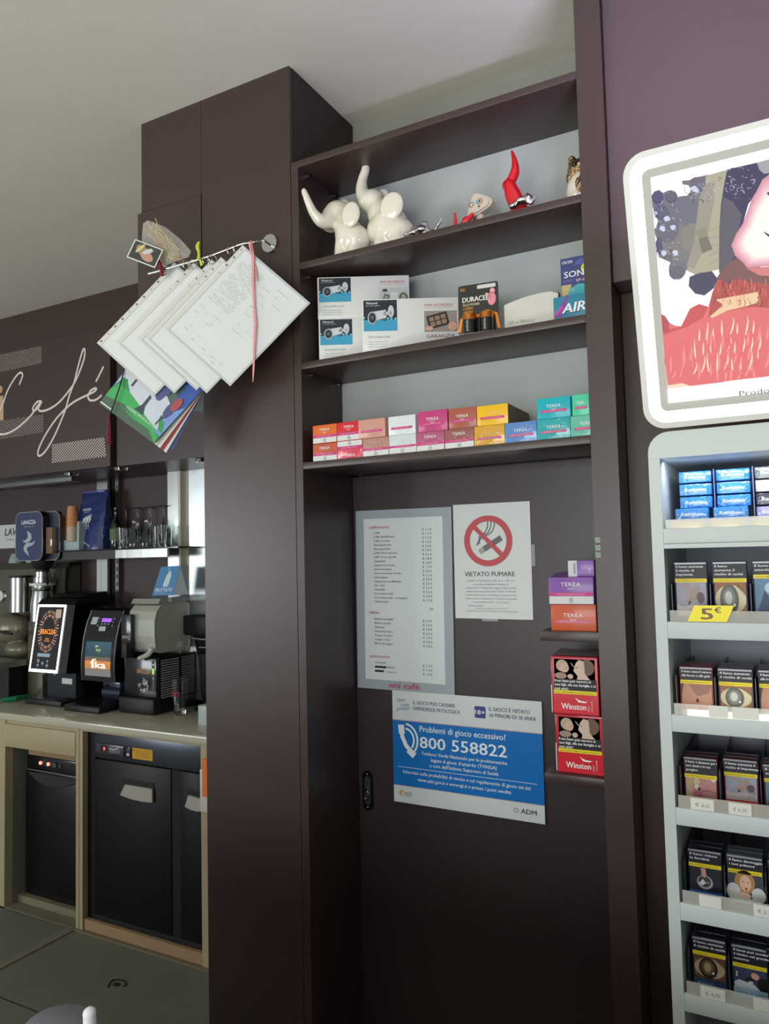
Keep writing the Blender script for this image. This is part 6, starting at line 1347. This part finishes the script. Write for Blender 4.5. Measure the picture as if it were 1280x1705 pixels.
b = MB(); b.tube([(-3.76, 2.62, 1.25), (-3.69, 2.60, 1.25), (-3.62, 2.59, 1.245)], [.006, .009, .006], BLACKM, 8); b.build('portafilter_handle', es)
b = MB(); b.cyl((-3.80, 2.66, 1.44), (-3.80, 2.645, 1.44), .032, CHROME, 20); b.cyl((-3.80, 2.6448, 1.44), (-3.80, 2.643, 1.44), .027, M((206, 208, 206), .4), 20); b.build('pressure_gauge', es)
for k, (x_, lab) in enumerate(((-3.97, 'left of two pale glass cups upside down on the espresso machine'), (-3.82, 'right of two pale glass cups on the espresso machine, beside the grinder hopper'))):
    b = MB(); b.lathe([(.042, .0008), (.040, .02), (.026, .055), (.001, .056)], (x_, 2.865, 1.6155), M((150, 168, 160), .2, coat=.5), 18); b.build('cup', None, **tagd(lab, 'cup', 'cups on the espresso machine'))
# grinder with two badge hoppers
gd = thing('coffee_grinder', 'steel coffee grinder under blue hoppers with a white flame mark', 'grinder', (-3.56, 2.73, CT+.0005))
OUTR = rrect(0, 0, .218, .262, .042, 6); hz0 = 1.625
for k, (dx, dy) in enumerate(((0, 0), (.078, .045))):
    fr = FF(px_x(26, 890, 2.66)+dx, 2.66+dy, hz0); b = MB(); b.prism(OUTR, -.042 if k == 0 else -.022, -.002, M((20, 20, 22), .2, coat=.5), fr, True); hp_ = b.build('hopper', gd)
    b = MB(); ins = rrect(.004, .004, .214, .258, .038, 6); b.prism(OUTR, -.002, .001, M((206, 208, 208), .15, .8), fr); b.build('chrome_rim', hp_)
    p = Paint(fr.off(0, 0, .001)); p.poly(ins, M((46, 58, 96) if k == 0 else (52, 56, 70), .35, coat=.3)); p.build('blue_face', hp_)
    p = Paint(fr.off(0, 0, .001), 2); SM = (168, 174, 186)
    if k == 0:
        p.text('LAVAZZA', .109, .196, .022, (222, 226, 232), 1, 'c', bold=.04, w=.112); p.text('TORINO, ITALIA, 1895', .109, .180, .006, (190, 196, 206), 1, 'c', w=.085)
    cx_ = .109
    for pts_, wd_ in (([(cx_-.012, .160), (cx_+.004, .140), (cx_+.008, .122), (cx_-.022, .104), (cx_-.048, .112)], [.001, .026, .030, .016, .001]), ([(cx_+.052, .108), (cx_+.030, .090), (cx_-.01, .084), (cx_-.028, .066), (cx_-.012, .045), (cx_+.002, .028)], [.001, .014, .024, .026, .016, .001])):
        n_ = len(pts_); c = catmull(pts_, 5); ww = []
        for i in range(n_-1):
            for q in range(5): ww.append(wd_[i]*(1-q/5)+wd_[i+1]*q/5)
        ww.append(wd_[-1]); p.stroke([(v.x, v.y) for v in c], ww, SM)
    p.build('badge_print', hp_)
gxx = px_x(71, 950, 2.735); bx('clear_panel', gd, px_x(76, 890, 2.672), px_x(76, 890, 2.672)+.05, 2.672, 2.70, 1.66, 1.80, M((150, 120, 96), .1, alpha=.6, coat=1), bev=.004)
b = MB(); b.lathe([(.060, .06), (.050, .03), (.034, .012), (.034, 0)], (gxx, 2.735, 1.566), BLACKM, 20); b.build('funnel', gd)
b = MB(); b.lathe([(.045, 0), (.045, .028), (.040, .03), (.040, .058), (.001, .058)], (gxx, 2.735, 1.508), STEEL, 24); b.build('collar', gd)
b = MB(); b.lathe([(.001, 0), (.066, 0), (.066, .014), (.001, .014)], (gxx, 2.735, 1.492), M((206, 206, 200), .3), 28); b.build('dial_ring', gd)
b = MB(); b.lathe([(.062, 0), (.060, .09), (.050, .16), (.054, .165), (.054, .187)], (gxx, 2.735, 1.303), STEEL, 28); b.build('steel_body', gd)
bx('motor_housing', gd, gxx-.06, gxx+.06, 2.69, 2.79, CT+.001, 1.302, M((110, 106, 92), .35, .6), bev=.006)
b = MB()
b.ball((gxx+.075, 2.70, 1.52), (.016, .012, .012), BLACKM, 10, 8); b.tube([(gxx+.05, 2.72, 1.508), (gxx+.075, 2.70, 1.52), (gxx+.10, 2.69, 1.50)], .006, BLACKM, 6); b.build('adjusting_lever', gd)
# small white brand plaque on the wall
fr = FF(px_x(-20, 900, 2.915), 2.918, at(10, 913, Y=2.915).z); c1 = at(26, 873, Y=2.915)
wp = MB().box((0, 0, 0), (.40, c1.z-fr.o.z, .006), M((200, 204, 200), .5), fr.off(-.1, 0, -.004)).build('wall_plaque', None, **tagd('white wall plaque with black lettering behind the grinder hopper', 'plaque'))
p = Paint(fr.off(-.1, 0, .002)); xx_ = px_x(8, 900, 2.915)-fr.o.x+.1; p.text('LAVAZZA', xx_, .075, .045, (50, 54, 60), 1, bold=.04, w=.26, shear=.15); p.text('TORINO, ITALIA', xx_+.01, .045, .012, (150, 154, 156), 1, w=.14); p.build('lettering', wp)
# stemware rail under the soffit
b = MB(); q = [at(-10, 803, Y=2.70), at(60, 797, Y=2.72), at(156, 789, Y=2.74)]; zz = 2.035
b.box((-3.9, 2.68, zz), (-3.28, 2.76, zz+.006), STEEL); b.box((-3.9, 2.68, zz+.006), (-3.28, 2.683, zz+.02), STEEL); b.build('soffit_rail', None, kind='structure')
# unseen counter added to shade the lower walls; the dome stands on it
sc = thing('added_counter', 'unseen brown counter added to shade the lower walls, carrying the grey domed lid', 'counter', (-.65, .38, 0))
bx('carcass', sc, -2.55, 1.25, .18, .60, .0005, .985, BROWN); bx('counter_top', sc, -2.58, 1.28, .15, .625, .9855, 1.02, M((60, 52, 50), .35), bev=.004)
for k in range(5): bx('front_panel', sc, -2.54+.757*k, -2.54+.757*k+.747, .6002, .612, .08, .97, BROWN, bev=.002)
c0 = at(95, 1712, Y=.565); dm = thing('dispenser', 'grey domed lid with a white spout at the bottom edge of the picture', 'dispenser', (c0.x, .565, 1.0205))
r0_ = .040; zt_ = at(95, 1691, Y=.565).z
b = MB(); b.lathe([(.001, 1.0206), (r0_, 1.0208), (r0_*1.02, zt_-.022), (r0_*.98, zt_-.014), (r0_*.8, zt_-.006), (r0_*.4, zt_-.001), (.001, zt_)], (c0.x, .565, 0), M((112, 114, 122), .45), 28); b.build('lid_and_body', dm)
c1 = at(150, 1692, Y=.57); b = MB(); WT2 = M((228, 228, 232), .4); b.tube([(c0.x+.034, .567, c1.z-.024), (c1.x, .57, c1.z-.012), (c1.x-.001, .57, c1.z+.002)], [.007, .0075, .0065], WT2, 10); b.ball((c1.x-.001, .57, c1.z+.002), .007, WT2, 10, 8); b.build('spout', dm, label='white spout')
